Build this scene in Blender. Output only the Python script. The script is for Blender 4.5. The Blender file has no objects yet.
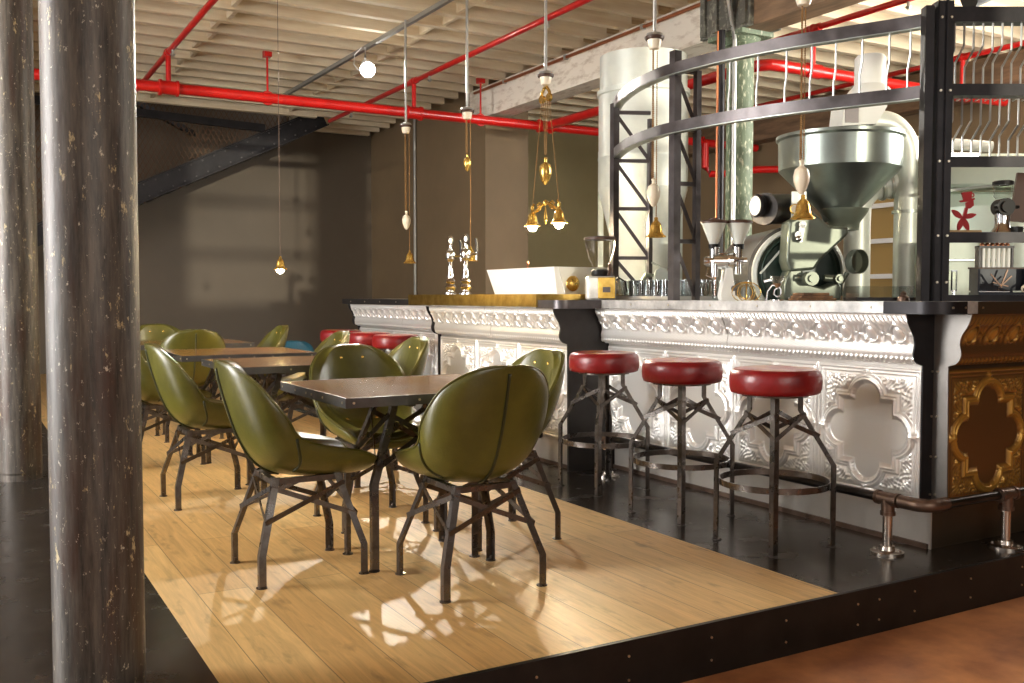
import bpy, math, random
import numpy as np
from mathutils import Vector, Matrix

random.seed(7)
PI = math.pi
SC = bpy.context.scene
COL = SC.collection
THETA = math.radians(29.76)


# ------------------------------------------------------------------ helpers
def lin(c):
    return c / 12.92 if c <= 0.04045 else ((c + 0.055) / 1.055) ** 2.4


def rgb(r, g, b):
    return (lin(r / 255), lin(g / 255), lin(b / 255), 1.0)


class G:
    """collects polygons, then links them as one mesh object"""

    def __init__(s):
        s.v = []
        s.f = []
        s.mi = []
        s.cur = 0

    def add(s, vs, fs):
        o = len(s.v)
        s.v += [tuple(p) for p in vs]
        for f in fs:
            s.f.append(tuple(i + o for i in f))
            s.mi.append(s.cur)
        return s

    def box(s, x0, x1, y0, y1, z0, z1, M=None):
        vs = [Vector((x, y, z)) for z in (z0, z1) for x, y in ((x0, y0), (x1, y0), (x1, y1), (x0, y1))]
        if M:
            vs = [M @ p for p in vs]
        return s.add(vs, [(3, 2, 1, 0), (4, 5, 6, 7), (0, 1, 5, 4), (1, 2, 6, 5), (2, 3, 7, 6), (3, 0, 4, 7)])

    def bbox(s, x0, x1, y0, y1, z0, z1, b=0.005, M=None):
        """box with chamfered edges on the vertical and horizontal sides"""
        prof = [(-b, z0), (0, z0 + b), (0, z1 - b), (-b, z1)]
        rings = []
        for d, z in prof:
            X0, X1, Y0, Y1 = x0 - d, x1 + d, y0 - d, y1 + d
            rings.append([Vector(p) for p in ((X0 + b, Y0, z), (X1 - b, Y0, z), (X1, Y0 + b, z), (X1, Y1 - b, z),
                                              (X1 - b, Y1, z), (X0 + b, Y1, z), (X0, Y1 - b, z), (X0, Y0 + b, z))])
        return s.rings(rings, M=M)

    def rings(s, rings, closed=True, caps=True, M=None):
        n = len(rings[0])
        vs = [p for r in rings for p in r]
        if M:
            vs = [M @ Vector(p) for p in vs]
        fs = []
        for i in range(len(rings) - 1):
            for j in range(n if closed else n - 1):
                k = (j + 1) % n
                fs.append((i * n + j, i * n + k, (i + 1) * n + k, (i + 1) * n + j))
        if caps and closed:
            fs.append(tuple(range(n - 1, -1, -1)))
            fs.append(tuple((len(rings) - 1) * n + j for j in range(n)))
        return s.add(vs, fs)

    def sweep(s, path, prof, up=(0, 0, 1), caps=True, loop=False):
        path = [Vector(p) for p in path]
        up = Vector(up)
        n = len(path)
        rings = []
        for i, p in enumerate(path):
            a = path[(i - 1) % n] if (loop or i > 0) else p
            b = path[(i + 1) % n] if (loop or i < n - 1) else p
            t = (b - a).normalized()
            u = up
            if abs(t.dot(u)) > 0.98:
                u = Vector((0, 1, 0)) if abs(t.y) < 0.9 else Vector((1, 0, 0))
            sd = t.cross(u).normalized()
            w = sd.cross(t).normalized()
            rings.append([p + sd * x + w * y for x, y in prof])
        if loop:
            rings.append(rings[0])
            caps = False
        return s.rings(rings, caps=caps)

    def tube(s, path, r, seg=10, up=(0, 0, 1), loop=False):
        return s.sweep(path, [(r * math.cos(2 * PI * k / seg), r * math.sin(2 * PI * k / seg)) for k in range(seg)], up, loop=loop)

    def bar(s, p, q, w, t, up=(0, 0, 1)):
        return s.sweep([p, q], [(-w / 2, -t / 2), (w / 2, -t / 2), (w / 2, t / 2), (-w / 2, t / 2)], up)

    def lathe(s, prof, seg=24, M=None, caps=True):
        rings = [[Vector((r * math.cos(2 * PI * k / seg), r * math.sin(2 * PI * k / seg), z)) for k in range(seg)] for r, z in prof]
        return s.rings(rings, caps=caps, M=M)

    def cyl(s, p, q, r, seg=16, r2=None):
        p = Vector(p)
        q = Vector(q)
        M = Matrix.Translation(p) @ (q - p).to_track_quat('Z', 'Y').to_matrix().to_4x4()
        return s.lathe([(r, 0), (r if r2 is None else r2, (q - p).length)], seg, M)

    def sph(s, c, r, sz=1.0, seg=12, M=None):
        n = 7
        pr = [(max(r * math.sin(PI * i / n), 1e-4), -r * sz * math.cos(PI * i / n)) for i in range(n + 1)]
        T = Matrix.Translation(Vector(c))
        return s.lathe(pr, seg, (M @ T) if M else T)

    def prism(s, poly, z0, z1, M=None):
        a = [Vector((x, y, z0)) for x, y in poly]
        b = [Vector((x, y, z1)) for x, y in poly]
        return s.rings([a, b], M=M)

    def grid(s, P):
        nu, nv = P.shape[:2]
        fs = [(i * nv + j, i * nv + j + 1, (i + 1) * nv + j + 1, (i + 1) * nv + j) for i in range(nu - 1) for j in range(nv - 1)]
        return s.add(P.reshape(-1, 3).tolist(), fs)

    def build(s, name, mat, parent=None, ang=35, loc=None, rz=0.0):
        me = bpy.data.meshes.new(name)
        me.from_pydata(s.v, [], s.f)
        mats = mat if isinstance(mat, (list, tuple)) else [mat]
        for m in mats:
            me.materials.append(m)
        if len(mats) > 1:
            me.polygons.foreach_set('material_index', s.mi)
        me.polygons.foreach_set('use_smooth', [True] * len(me.polygons))
        me.set_sharp_from_angle(angle=math.radians(ang))
        me.update()
        o = bpy.data.objects.new(name, me)
        COL.objects.link(o)
        if parent:
            o.parent = parent
        if loc:
            o.location = loc
        o.rotation_euler.z = rz
        return o


def tag(o, label, cat, group=None):
    o['label'] = label
    o['category'] = cat
    o['kind'] = 'thing'
    if group:
        o['group'] = group
    return o


def thing(name, label, cat, loc=(0, 0, 0), rz=0.0, group=None):
    o = bpy.data.objects.new(name, None)
    o.empty_display_size = 0.1
    COL.objects.link(o)
    o.location = loc
    o.rotation_euler.z = rz
    return tag(o, label, cat, group)


def struct(o):
    o['kind'] = 'structure'
    return o


KIDS = {}


def kids(o):
    return [c for c in bpy.data.objects if c.parent is o]


def dup(o, parent=None):
    c = o.copy()
    COL.objects.link(c)
    if parent:
        c.parent = parent
    for k in kids(o):
        dup(k, c)
    return c


def catmull(pts, n):
    pts = np.array(pts, float)
    m = len(pts)
    out = []
    for q in np.linspace(0, m - 1, n):
        i = min(int(q), m - 2)
        t = q - i
        p0, p1, p2, p3 = pts[max(i - 1, 0)], pts[i], pts[i + 1], pts[min(i + 2, m - 1)]
        out.append(0.5 * (2 * p1 + (p2 - p0) * t + (2 * p0 - 5 * p1 + 4 * p2 - p3) * t * t + (3 * p1 - p0 - 3 * p2 + p3) * t ** 3))
    return np.array(out)


# ------------------------------------------------------------------ materials
def newmat(name):
    m = bpy.data.materials.new(name)
    m.use_nodes = True
    nt = m.node_tree
    return m, nt, nt.nodes['Principled BSDF'], nt.links


def pbr(name, c, rough=0.5, metal=0.0, var=0.0, scale=6.0, c2=None, bump=0.0, bscale=60.0, coat=0.0, stretch=None, spec=None, rvar=0.0, det=6.0, contrast=(0.35, 0.65)):
    m, nt, b, L = newmat(name)
    b.inputs['Base Color'].default_value = c
    b.inputs['Roughness'].default_value = rough
    b.inputs['Metallic'].default_value = metal
    b.inputs['Coat Weight'].default_value = coat
    b.inputs['Coat Roughness'].default_value = 0.15
    if spec is not None:
        b.inputs['Specular IOR Level'].default_value = spec
    N = nt.nodes.new
    tc = N('ShaderNodeTexCoord')
    mp = N('ShaderNodeMapping')
    L.new(tc.outputs['Object'], mp.inputs['Vector'])
    if stretch:
        mp.inputs['Scale'].default_value = stretch
    if var > 0 or c2 or rvar > 0:
        nz = N('ShaderNodeTexNoise')
        nz.inputs['Scale'].default_value = scale
        nz.inputs['Detail'].default_value = det
        nz.inputs['Roughness'].default_value = 0.6
        L.new(mp.outputs['Vector'], nz.inputs['Vector'])
        cr = N('ShaderNodeMapRange')
        cr.inputs['From Min'].default_value = contrast[0]
        cr.inputs['From Max'].default_value = contrast[1]
        L.new(nz.outputs['Fac'], cr.inputs['Value'])
        if var > 0 or c2:
            mx = N('ShaderNodeMix')
            mx.data_type = 'RGBA'
            if c2:
                mx.inputs[6].default_value = c
                mx.inputs[7].default_value = c2
            else:
                mx.inputs[6].default_value = tuple(x * (1 - var) for x in c[:3]) + (1,)
                mx.inputs[7].default_value = tuple(min(1, x * (1 + var)) for x in c[:3]) + (1,)
            L.new(cr.outputs['Result'], mx.inputs['Factor'])
            L.new(mx.outputs[2], b.inputs['Base Color'])
        if rvar > 0:
            r2 = N('ShaderNodeMapRange')
            r2.inputs['To Min'].default_value = max(0.02, rough - rvar)
            r2.inputs['To Max'].default_value = rough + rvar
            L.new(cr.outputs['Result'], r2.inputs['Value'])
            L.new(r2.outputs['Result'], b.inputs['Roughness'])
    if bump > 0:
        nb = N('ShaderNodeTexNoise')
        nb.inputs['Scale'].default_value = bscale
        nb.inputs['Detail'].default_value = 4
        L.new(mp.outputs['Vector'], nb.inputs['Vector'])
        bp = N('ShaderNodeBump')
        bp.inputs['Strength'].default_value = bump
        bp.inputs['Distance'].default_value = 0.01
        L.new(nb.outputs['Fac'], bp.inputs['Height'])
        L.new(bp.outputs['Normal'], b.inputs['Normal'])
    return m


def emit(name, c, strength):
    m, nt, b, L = newmat(name)
    b.inputs['Base Color'].default_value = c
    b.inputs['Emission Color'].default_value = c
    b.inputs['Emission Strength'].default_value = strength
    return m


def glass_mat(name, c=(0.95, 0.97, 0.97, 1)):
    m, nt, b, L = newmat(name)
    N = nt.nodes.new
    gl = N('ShaderNodeBsdfGlossy')
    gl.inputs['Roughness'].default_value = 0.05
    tr = N('ShaderNodeBsdfTransparent')
    tr.inputs['Color'].default_value = c
    mx = N('ShaderNodeMixShader')
    fr = N('ShaderNodeLayerWeight')
    fr.inputs['Blend'].default_value = 0.35
    mp = N('ShaderNodeMapRange')
    mp.inputs['To Min'].default_value = 0.06
    mp.inputs['To Max'].default_value = 0.55
    L.new(fr.outputs['Facing'], mp.inputs['Value'])
    L.new(mp.outputs['Result'], mx.inputs['Fac'])
    L.new(tr.outputs[0], mx.inputs[1])
    L.new(gl.outputs[0], mx.inputs[2])
    L.new(mx.outputs[0], nt.nodes['Material Output'].inputs['Surface'])
    return m


def wood_floor(name, ca, cb, width, length, rough, alongY=True):
    m, nt, b, L = newmat(name)
    N = nt.nodes.new
    tc = N('ShaderNodeTexCoord')
    sp = N('ShaderNodeSeparateXYZ')
    cb_ = N('ShaderNodeCombineXYZ')
    L.new(tc.outputs['Object'], sp.inputs[0])
    L.new(sp.outputs['Y' if alongY else 'X'], cb_.inputs['X'])
    L.new(sp.outputs['X' if alongY else 'Y'], cb_.inputs['Y'])
    br = N('ShaderNodeTexBrick')
    br.inputs['Scale'].default_value = 1.0
    br.inputs['Brick Width'].default_value = length
    br.inputs['Row Height'].default_value = width
    br.inputs['Mortar Size'].default_value = 0.0018
    br.inputs['Mortar Smooth'].default_value = 0.1
    br.inputs['Bias'].default_value = 0.0
    br.offset = 0.37
    br.offset_frequency = 2
    br.inputs['Color1'].default_value = ca
    br.inputs['Color2'].default_value = cb
    br.inputs['Mortar'].default_value = tuple(x * 0.35 for x in ca[:3]) + (1,)
    L.new(cb_.outputs[0], br.inputs['Vector'])
    mp = N('ShaderNodeMapping')
    mp.inputs['Scale'].default_value = (2.2, 34, 1) if True else (1, 1, 1)
    L.new(cb_.outputs[0], mp.inputs['Vector'])
    nz = N('ShaderNodeTexNoise')
    nz.inputs['Scale'].default_value = 1.0
    nz.inputs['Detail'].default_value = 8
    nz.inputs['Roughness'].default_value = 0.65
    nz.inputs['Distortion'].default_value = 1.2
    L.new(mp.outputs[0], nz.inputs['Vector'])
    mr = N('ShaderNodeMapRange')
    mr.inputs['From Min'].default_value = 0.3
    mr.inputs['From Max'].default_value = 0.7
    mr.inputs['To Min'].default_value = 0.74
    mr.inputs['To Max'].default_value = 1.12
    L.new(nz.outputs['Fac'], mr.inputs['Value'])
    mp2 = N('ShaderNodeMapping')
    mp2.inputs['Scale'].default_value = (4.5, 11.0, 1)
    L.new(cb_.outputs[0], mp2.inputs['Vector'])
    n2 = N('ShaderNodeTexNoise')
    n2.inputs['Scale'].default_value = 1.3
    n2.inputs['Detail'].default_value = 4
    L.new(mp2.outputs[0], n2.inputs['Vector'])
    m2 = N('ShaderNodeMapRange')
    m2.inputs['From Min'].default_value = 0.58
    m2.inputs['From Max'].default_value = 0.76
    m2.inputs['To Min'].default_value = 1.0
    m2.inputs['To Max'].default_value = 0.55
    L.new(n2.outputs['Fac'], m2.inputs['Value'])
    mu = N('ShaderNodeMath')
    mu.operation = 'MULTIPLY'
    L.new(mr.outputs[0], mu.inputs[0])
    L.new(m2.outputs[0], mu.inputs[1])
    vm = N('ShaderNodeVectorMath')
    vm.operation = 'SCALE'
    L.new(br.outputs['Color'], vm.inputs[0])
    L.new(mu.outputs[0], vm.inputs['Scale'])
    L.new(vm.outputs[0], b.inputs['Base Color'])
    b.inputs['Roughness'].default_value = rough
    b.inputs['Coat Weight'].default_value = 0.05
    b.inputs['Coat Roughness'].default_value = 0.35
    bp = N('ShaderNodeBump')
    bp.inputs['Strength'].default_value = 0.12
    bp.inputs['Distance'].default_value = 0.004
    L.new(nz.outputs['Fac'], bp.inputs['Height'])
    L.new(bp.outputs['Normal'], b.inputs['Normal'])
    return m


def column_mat():
    m, nt, b, L = newmat('peeling_iron_paint')
    N = nt.nodes.new
    tc = N('ShaderNodeTexCoord')

    def noise(scale, st, det=7, rough=0.65):
        mp = N('ShaderNodeMapping')
        mp.inputs['Scale'].default_value = st
        L.new(tc.outputs['Object'], mp.inputs['Vector'])
        n = N('ShaderNodeTexNoise')
        n.inputs['Scale'].default_value = scale
        n.inputs['Detail'].default_value = det
        n.inputs['Roughness'].default_value = rough
        L.new(mp.outputs[0], n.inputs['Vector'])
        return n.outputs['Fac']

    def ramp(fac, a, c):
        r = N('ShaderNodeMapRange')
        r.inputs['From Min'].default_value = a
        r.inputs['From Max'].default_value = c
        L.new(fac, r.inputs['Value'])
        return r.outputs['Result']

    def mix(fac, A, B):
        x = N('ShaderNodeMix')
        x.data_type = 'RGBA'
        L.new(fac, x.inputs['Factor'])
        for k, q in ((6, A), (7, B)):
            if isinstance(q, tuple):
                x.inputs[k].default_value = q
            else:
                L.new(q, x.inputs[k])
        return x.outputs[2]

    c = mix(ramp(noise(34, (1, 1, 0.09), 10, .75), 0.36, 0.64), rgb(46, 42, 39), rgb(104, 96, 87))
    c = mix(ramp(noise(15, (1, 1, 0.12)), 0.5, 0.66), c, rgb(70, 50, 40))
    c = mix(ramp(noise(26, (1, 1, 0.4), 9, 0.75), 0.605, 0.635), c, rgb(190, 172, 132))
    c = mix(ramp(noise(60, (1, 1, 0.6), 9, 0.75), 0.615, 0.645), c, rgb(200, 190, 170))
    L.new(c, b.inputs['Base Color'])
    b.inputs['Roughness'].default_value = 0.46
    b.inputs['Metallic'].default_value = 0.1
    bp = N('ShaderNodeBump')
    bp.inputs['Strength'].default_value = 0.35
    bp.inputs['Distance'].default_value = 0.006
    L.new(noise(22, (1, 1, 0.4)), bp.inputs['Height'])
    L.new(bp.outputs['Normal'], b.inputs['Normal'])
    return m


def relief_mat(name, base, top, rough, metal):
    """embossed sheet metal: the raised pattern is rubbed to a second tone"""
    m, nt, b, L = newmat(name)
    N = nt.nodes.new
    at = N('ShaderNodeAttribute')
    at.attribute_name = 'relief'
    mx = N('ShaderNodeMix')
    mx.data_type = 'RGBA'
    mx.inputs[6].default_value = base
    mx.inputs[7].default_value = top
    L.new(at.outputs['Fac'], mx.inputs['Factor'])
    L.new(mx.outputs[2], b.inputs['Base Color'])
    b.inputs['Roughness'].default_value = rough
    b.inputs['Metallic'].default_value = metal
    tc = N('ShaderNodeTexCoord')
    nz = N('ShaderNodeTexNoise')
    nz.inputs['Scale'].default_value = 6
    nz.inputs['Detail'].default_value = 2
    L.new(tc.outputs['Object'], nz.inputs['Vector'])
    mr = N('ShaderNodeMapRange')
    mr.inputs['To Min'].default_value = rough - 0.03
    mr.inputs['To Max'].default_value = rough + 0.04
    L.new(nz.outputs['Fac'], mr.inputs['Value'])
    L.new(mr.outputs[0], b.inputs['Roughness'])
    return m


M = {}
M['floor'] = wood_floor('oak_planks', rgb(220, 184, 124), rgb(200, 158, 98), 0.192, 2.3, 0.46)
M['steel_floor'] = pbr('blackened_steel_sheet', rgb(66, 60, 55), 0.24, 0.55, var=0.2, scale=5, rvar=0.05)
M['riser'] = pbr('black_riser_steel', rgb(28, 24, 21), 0.45, 0.3, var=0.4, scale=8)
M['concrete'] = pbr('brown_stained_concrete', rgb(205, 140, 90), 0.38, 0, c2=rgb(140, 86, 54), scale=3.2, coat=0.15, det=9)
M['column'] = column_mat()
M['greencol'] = pbr('green_peeling_iron', rgb(106, 120, 98), 0.6, 0.0, c2=rgb(206, 206, 182), scale=42, stretch=(1, 1, 0.3), contrast=(0.54, 0.66), bump=0.4, bscale=40)
M['joist'] = pbr('sawn_joist_timber', rgb(236, 222, 194), 0.75, 0, c2=rgb(206, 180, 140), scale=3, stretch=(0.6, 6, 6), contrast=(.3, .9))
M['deck'] = pbr('ceiling_boards', rgb(196, 172, 132), 0.8, 0, c2=rgb(164, 136, 96), scale=2.5, stretch=(0.4, 5, 1))
M['beam'] = pbr('weathered_white_beam', rgb(240, 230, 214), 0.75, 0, c2=rgb(176, 152, 124), scale=16, stretch=(1, 0.35, 1), det=10, contrast=(.5, .8), bump=0.3, bscale=30)
M['darkbeam'] = pbr('brown_timber_beam', rgb(126, 100, 76), 0.7, 0, var=0.3, scale=5, stretch=(3, .5, 3))
M['wall'] = pbr('olive_brown_plaster', rgb(128, 107, 80), 0.62, 0, var=0.07, scale=1.2)
M['wall_lit'] = pbr('lit_olive_plaster', rgb(146, 132, 94), 0.6, 0, var=0.07, scale=1.2)  # lighter plaster tone stands in for lamp glow on the recess wall
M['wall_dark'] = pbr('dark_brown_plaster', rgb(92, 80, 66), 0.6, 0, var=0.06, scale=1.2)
M['mint'] = pbr('pale_mint_paint', rgb(212, 224, 208), 0.42, 0, var=0.05, scale=4)
M['white_metal'] = pbr('white_enamel_sheet', rgb(236, 236, 230), 0.35, 0, var=0.03)
M['red'] = pbr('red_pipe_paint', rgb(196, 26, 22), 0.3, 0, var=0.1, scale=8, coat=0.3)
M['black_steel'] = pbr('black_steel', rgb(40, 38, 40), 0.38, 0.6, var=0.25, scale=10)
M['pilaster'] = pbr('grey_black_steel_plate', rgb(66, 62, 60), 0.42, 0.6, c2=rgb(48, 45, 44), scale=3)
M['frame_steel'] = pbr('waxed_raw_steel', rgb(92, 87, 88), 0.36, 0.8, var=0.2, scale=9, rvar=0.08)
M['leg'] = pbr('raw_angle_iron', rgb(122, 116, 112), 0.32, 0.95, c2=rgb(92, 84, 78), scale=14, rvar=0.1)
M['stud'] = pbr('bright_screw_heads', rgb(220, 210, 190), 0.3, 1)
M['table_top'] = pbr('brass_topped_table', rgb(158, 114, 68), 0.15, 0.0, c2=rgb(124, 84, 48), scale=3, rvar=0.03, spec=.4)
M['table_edge'] = pbr('zinc_table_edge', rgb(104, 102, 102), 0.33, 0.85, var=0.2, scale=8)
M['green'] = pbr('olive_green_leather', rgb(84, 81, 28), 0.33, 0, var=0.18, scale=7, bump=0.12, bscale=130, coat=0.2)
M['green_dark'] = pbr('dark_olive_piping', rgb(46, 48, 18), 0.4, 0)
M['redseat'] = pbr('oxblood_red_leather', rgb(126, 17, 21), 0.36, 0, var=0.18, scale=9, bump=0.2, bscale=24, coat=0.15)
M['seattop'] = pbr('worn_red_leather_top', rgb(160, 30, 30), 0.3, 0, c2=rgb(190, 120, 70), scale=7, contrast=(0.5, 0.62), coat=0.2)
M['teal'] = pbr('teal_leather', rgb(40, 92, 108), 0.42, 0, var=0.1)
M['tin'] = relief_mat('silver_embossed_tin', rgb(238, 236, 232), rgb(250, 248, 244), 0.34, 0.6)
M['bronze'] = relief_mat('bronze_embossed_tin', rgb(104, 72, 42), rgb(184, 140, 62), 0.34, 0.55)
M['kick'] = pbr('brushed_kick_steel', rgb(200, 195, 188), 0.38, 0.6, var=0.08, scale=3)
M['plate'] = pbr('grey_steel_plate', rgb(140, 136, 132), 0.4, 0.75, var=0.12, scale=4)
M['shoe'] = pbr('flaking_iron_shoe', rgb(96, 94, 86), 0.55, 0.1, c2=rgb(168, 166, 150), scale=18, contrast=(.5, .72))
M['kick_brown'] = pbr('brown_steel_kick', rgb(78, 66, 52), 0.42, 0.7, var=0.1, scale=3)
M['counter'] = pbr('zinc_counter', rgb(228, 226, 222), 0.38, 0.35, c2=rgb(156, 154, 152), scale=6)
M['brass'] = pbr('brushed_brass', rgb(200, 168, 92), 0.3, 0.95, c2=rgb(164, 130, 60), scale=12)
M['polbrass'] = pbr('polished_brass', rgb(228, 190, 104), 0.26, 0.9)
M['chrome'] = pbr('chrome', rgb(225, 225, 225), 0.1, 1.0)
M['pipe'] = pbr('black_iron_pipe', rgb(60, 56, 54), 0.3, 0.85, var=0.2)
M['iron_fit'] = pbr('rusty_iron_fitting', rgb(112, 92, 80), 0.42, 0.8, var=0.25, scale=12)
M['post'] = pbr('polished_post', rgb(190, 180, 170), 0.22, 0.95)
M['galv'] = pbr('galvanised_sheet', rgb(180, 186, 178), 0.36, 0.7, var=0.12, scale=3.5)
M['galv2'] = pbr('pale_duct_sheet', rgb(222, 226, 218), 0.42, 0.3, var=0.08, scale=3.5)
M['machine'] = pbr('grey_green_cast_iron', rgb(104, 110, 98), 0.34, 0.45, var=0.12, scale=6)
M['dkgreen'] = pbr('dark_green_enamel', rgb(44, 62, 54), 0.3, 0.1, var=0.15)
M['hopper'] = pbr('brushed_hopper_zinc', rgb(150, 158, 152), 0.3, 0.9, var=0.12, scale=3.5)
M['darkdrum'] = pbr('dark_drum_steel', rgb(96, 92, 90), 0.3, 0.8, var=0.15)
M['cream'] = pbr('cream_ceramic', rgb(236, 222, 196), 0.35, 0, coat=0.3)
M['cord'] = pbr('rusty_chain', rgb(150, 112, 66), 0.5, 0.5)
M['rod'] = pbr('galvanised_rod', rgb(190, 190, 186), 0.35, 0.8)
M['conduit'] = pbr('grey_conduit', rgb(160, 160, 156), 0.4, 0.6)
M['copper'] = pbr('copper_pipe', rgb(176, 110, 74), 0.38, 0.8)
M['white'] = pbr('white_gloss_panel', rgb(246, 246, 244), 0.3, 0)
M['plastic'] = pbr('black_plastic', rgb(24, 22, 21), 0.45, 0, spec=.25)
M['glass'] = glass_mat('clear_glass')
M['paper'] = pbr('worn_wood_boards', rgb(150, 108, 70), 0.6, 0, c2=rgb(88, 60, 40), scale=9)
M['redpaint'] = pbr('matte_red_cutout', rgb(186, 22, 28), 0.5, 0)
M['paleboard'] = pbr('pale_wood_base', rgb(206, 170, 120), 0.5, 0)
M['navy'] = pbr('dark_blue_case', rgb(34, 38, 48), 0.4, 0.2, var=0.2)
M['mesh'] = pbr('expanded_mesh', rgb(92, 64, 38), 0.5, 0.5)
M['ochre'] = pbr('ochre_blind', rgb(170, 140, 84), 0.6, 0)
M['bulb'] = emit('warm_bulb', (1, 0.82, 0.52, 1), 1500)
M['bulb_small'] = emit('amber_bulb', (1, 0.76, 0.38, 1), 420)
M['bulb_dim'] = emit('soft_bulb', (1, 0.86, 0.6, 1), 4)
M['spotlens'] = emit('white_spot_lens', (1, 0.97, 0.9, 1), 120)
M['strip'] = emit('white_led_strip', (1, 0.98, 0.9, 1), 6)
M['blue'] = pbr('blue_sticker', rgb(30, 90, 160), 0.5)
M['brownwood'] = pbr('dark_brown_wood', rgb(70, 44, 28), 0.5, var=0.2)

# ------------------------------------------------------------------ the setting
struct(G().box(0.64, 2.895, 2.55, 15.9, -0.03, 0.0).build('floor', M['floor']))
struct(G().box(2.895, 10.6, 2.55, 15.9, -0.03, 0.0).build('trim_1', M['steel_floor']))
struct(G().box(-5.0, 0.64, 2.55, 15.9, -0.03, 0.0).build('trim_2', M['steel_floor']))
r = struct(G().box(-5.0, 10.6, 2.532, 2.55, -0.184, 0.0015).build('trim_3', M['riser']))
g = G()
for i in range(22):
    x = 1.18 + 0.355 * i
    if 2.9 < x < 3.1:
        continue
    for z in (-0.05, -0.13):
        g.cyl((x, 2.535, z), (x, 2.5285, z), 0.0045, 8)
for x in (2.98, 3.10):
    for z in (-0.05, -0.13):
        g.cyl((x, 2.535, z), (x, 2.5285, z), 0.0045, 8)
g.build('screw', M['stud'], r)
struct(G().box(-5.0, 10.6, -4.0, 2.532, -0.22, -0.184).build('ground', M['concrete']))

# ceiling: boards above, each joist and row of blocking under it
ceil = struct(G().box(-5.0, 10.6, -4.0, 14.3, 4.06, 4.1).box(4.75, 10.6, 14.3, 15.9, 4.06, 4.1).build('ceiling', M['deck']))
yj = 2.0
jn = 0
while yj < 15.6:
    if yj < 14.25:
        bays = [(-5.0, 0.24), (0.42, 6.02), (6.24 if yj < 11.5 else 6.96, 10.5)]
    else:
        bays = [(4.75, 6.1)]
    for x0, x1 in bays:
        G().box(x0, x1, yj - 0.04, yj + 0.04, 3.85, 4.06).build('joist', M['joist'], ceil)
    yj += 0.437
G().box(0.42, 4.75, 14.2, 14.3, 3.82, 4.06).build('joist', M['joist'], ceil)
g = G()
for xb in (2.36, 4.3):
    yj = 2.0 + 0.437 * 8
    k = 0
    while yj < 14.0:
        d = 0.03 if k % 2 else -0.03
        g.box(xb - 0.02 + d, xb + 0.02 + d, yj + 0.025, yj + 0.412, 3.87, 4.06)
        yj += 0.437
        k += 1
g.build('blocking', M['joist'], ceil)
# beams along the column rows
struct(G().box(5.98, 6.26, 6.55, 11.6, 3.46, 3.85).build('beam', M['beam']))
struct(G().box(5.98, 6.26, -2.0, 6.55, 3.46, 3.85).build('beam', M['darkbeam']))
struct(G().box(0.2, 0.46, -2.0, 15.7, 3.5, 3.85).build('beam', M['darkbeam']))
struct(G().box(10.22, 10.5, -2.0, 13.5, 3.42, 3.85).build('beam', M['darkbeam']))
# walls
struct(G().box(-5.0, 6.22, 15.75, 15.9, -0.2, 7.0).build('wall_back', M['wall_dark']))
struct(G().box(6.22, 6.89, 11.6, 15.75, -0.2, 4.06).build('wall_side', M['wall']))
struct(G().box(6.89, 10.6, 13.4, 13.55, -0.2, 4.06).build('wall_recess', M['wall_lit']))
wr = G()
for a, b_, z0, z1 in ((13.4, 9.05, -0.2, 4.06), (7.95, -4.0, -0.2, 4.06), (9.05, 7.95, -0.2, 0.9), (9.05, 7.95, 2.75, 4.06)):
    wr.box(10.5, 10.65, min(a, b_), max(a, b_), z0, z1)
struct(wr.build('wall_right', M['wall']))
w = struct(G().box(10.52, 10.56, 7.95, 9.05, 0.9, 2.75).build('window_1', M['ochre']))
g = G()
for z in (0.93, 1.4, 1.86, 2.32, 2.72):
    g.box(10.46, 10.5, 7.95, 9.05, z - 0.03, z + 0.03)
for y in (7.98, 9.02):
    g.box(10.46, 10.5, y - 0.03, y + 0.03, 0.9, 2.75)
g.build('window_frame', M['white'], w)
# far side of the stairwell
g = G()
OP = [(0.15, 2.26, 1.15, 3.7), (3.2, 4.75, 1.2, 3.7)]
xs = -5.0
for x0, x1, z0, z1 in OP:
    g.box(xs, x0, -4.1, -4.0, -.2, 4.06).box(x0, x1, -4.1, -4.0, -.2, z0).box(x0, x1, -4.1, -4.0, z1, 4.06)
    xs = x1
g.box(xs, 10.6, -4.1, -4.0, -.2, 4.06)
struct(g.build('wall_behind', M['wall']))
for i, (x0, x1, z0, z1) in enumerate(OP):
    g = G()
    for k in range(2):
        x = x0 + (x1 - x0) * k
        g.box(x - .03, x + .03, -4.08, -4.02, z0, z1)
    for k in range(4):
        z = z0 + (z1 - z0) * k / 3
        g.box(x0, x1, -4.08, -4.02, z - .06, z + .06)
    struct(g.build('window_%d' % (i + 2), M['white']))
g = G()
g.box(-5.1, -5.0, -4.0, 15.9, -.2, .8).box(-5.1, -5.0, -4.0, 15.9, 3.6, 4.06)
for y in np.arange(-4.0, 16.2, 2.2):
    g.box(-5.1, -5.0, y - .25, y + .25, .8, 3.6)
struct(g.build('wall_left', M['wall']))
n_w = 5
for y in np.arange(-4.0, 13.5, 2.2):
    g = G()
    for k in range(1, 3):
        g.box(-5.07, -5.03, y + .25 + 1.7 * k / 3 - .025, y + .25 + 1.7 * k / 3 + .025, .8, 3.6)
    for k in range(5):
        z = .8 + 2.8 * k / 4
        g.box(-5.07, -5.03, y + .25, y + 1.95, z - .025, z + .025)
    struct(g.build('window_%d' % n_w, M['white']))
    n_w += 1
struct(G().box(-5.0, 4.75, 14.3, 14.34, 4.06, 7.0).build('trim_4', M['wall_dark']))
struct(G().box(-5.0, 6.15, 14.3, 15.9, 6.9, 7.0).build('trim_5', M['wall_dark']))


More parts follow.
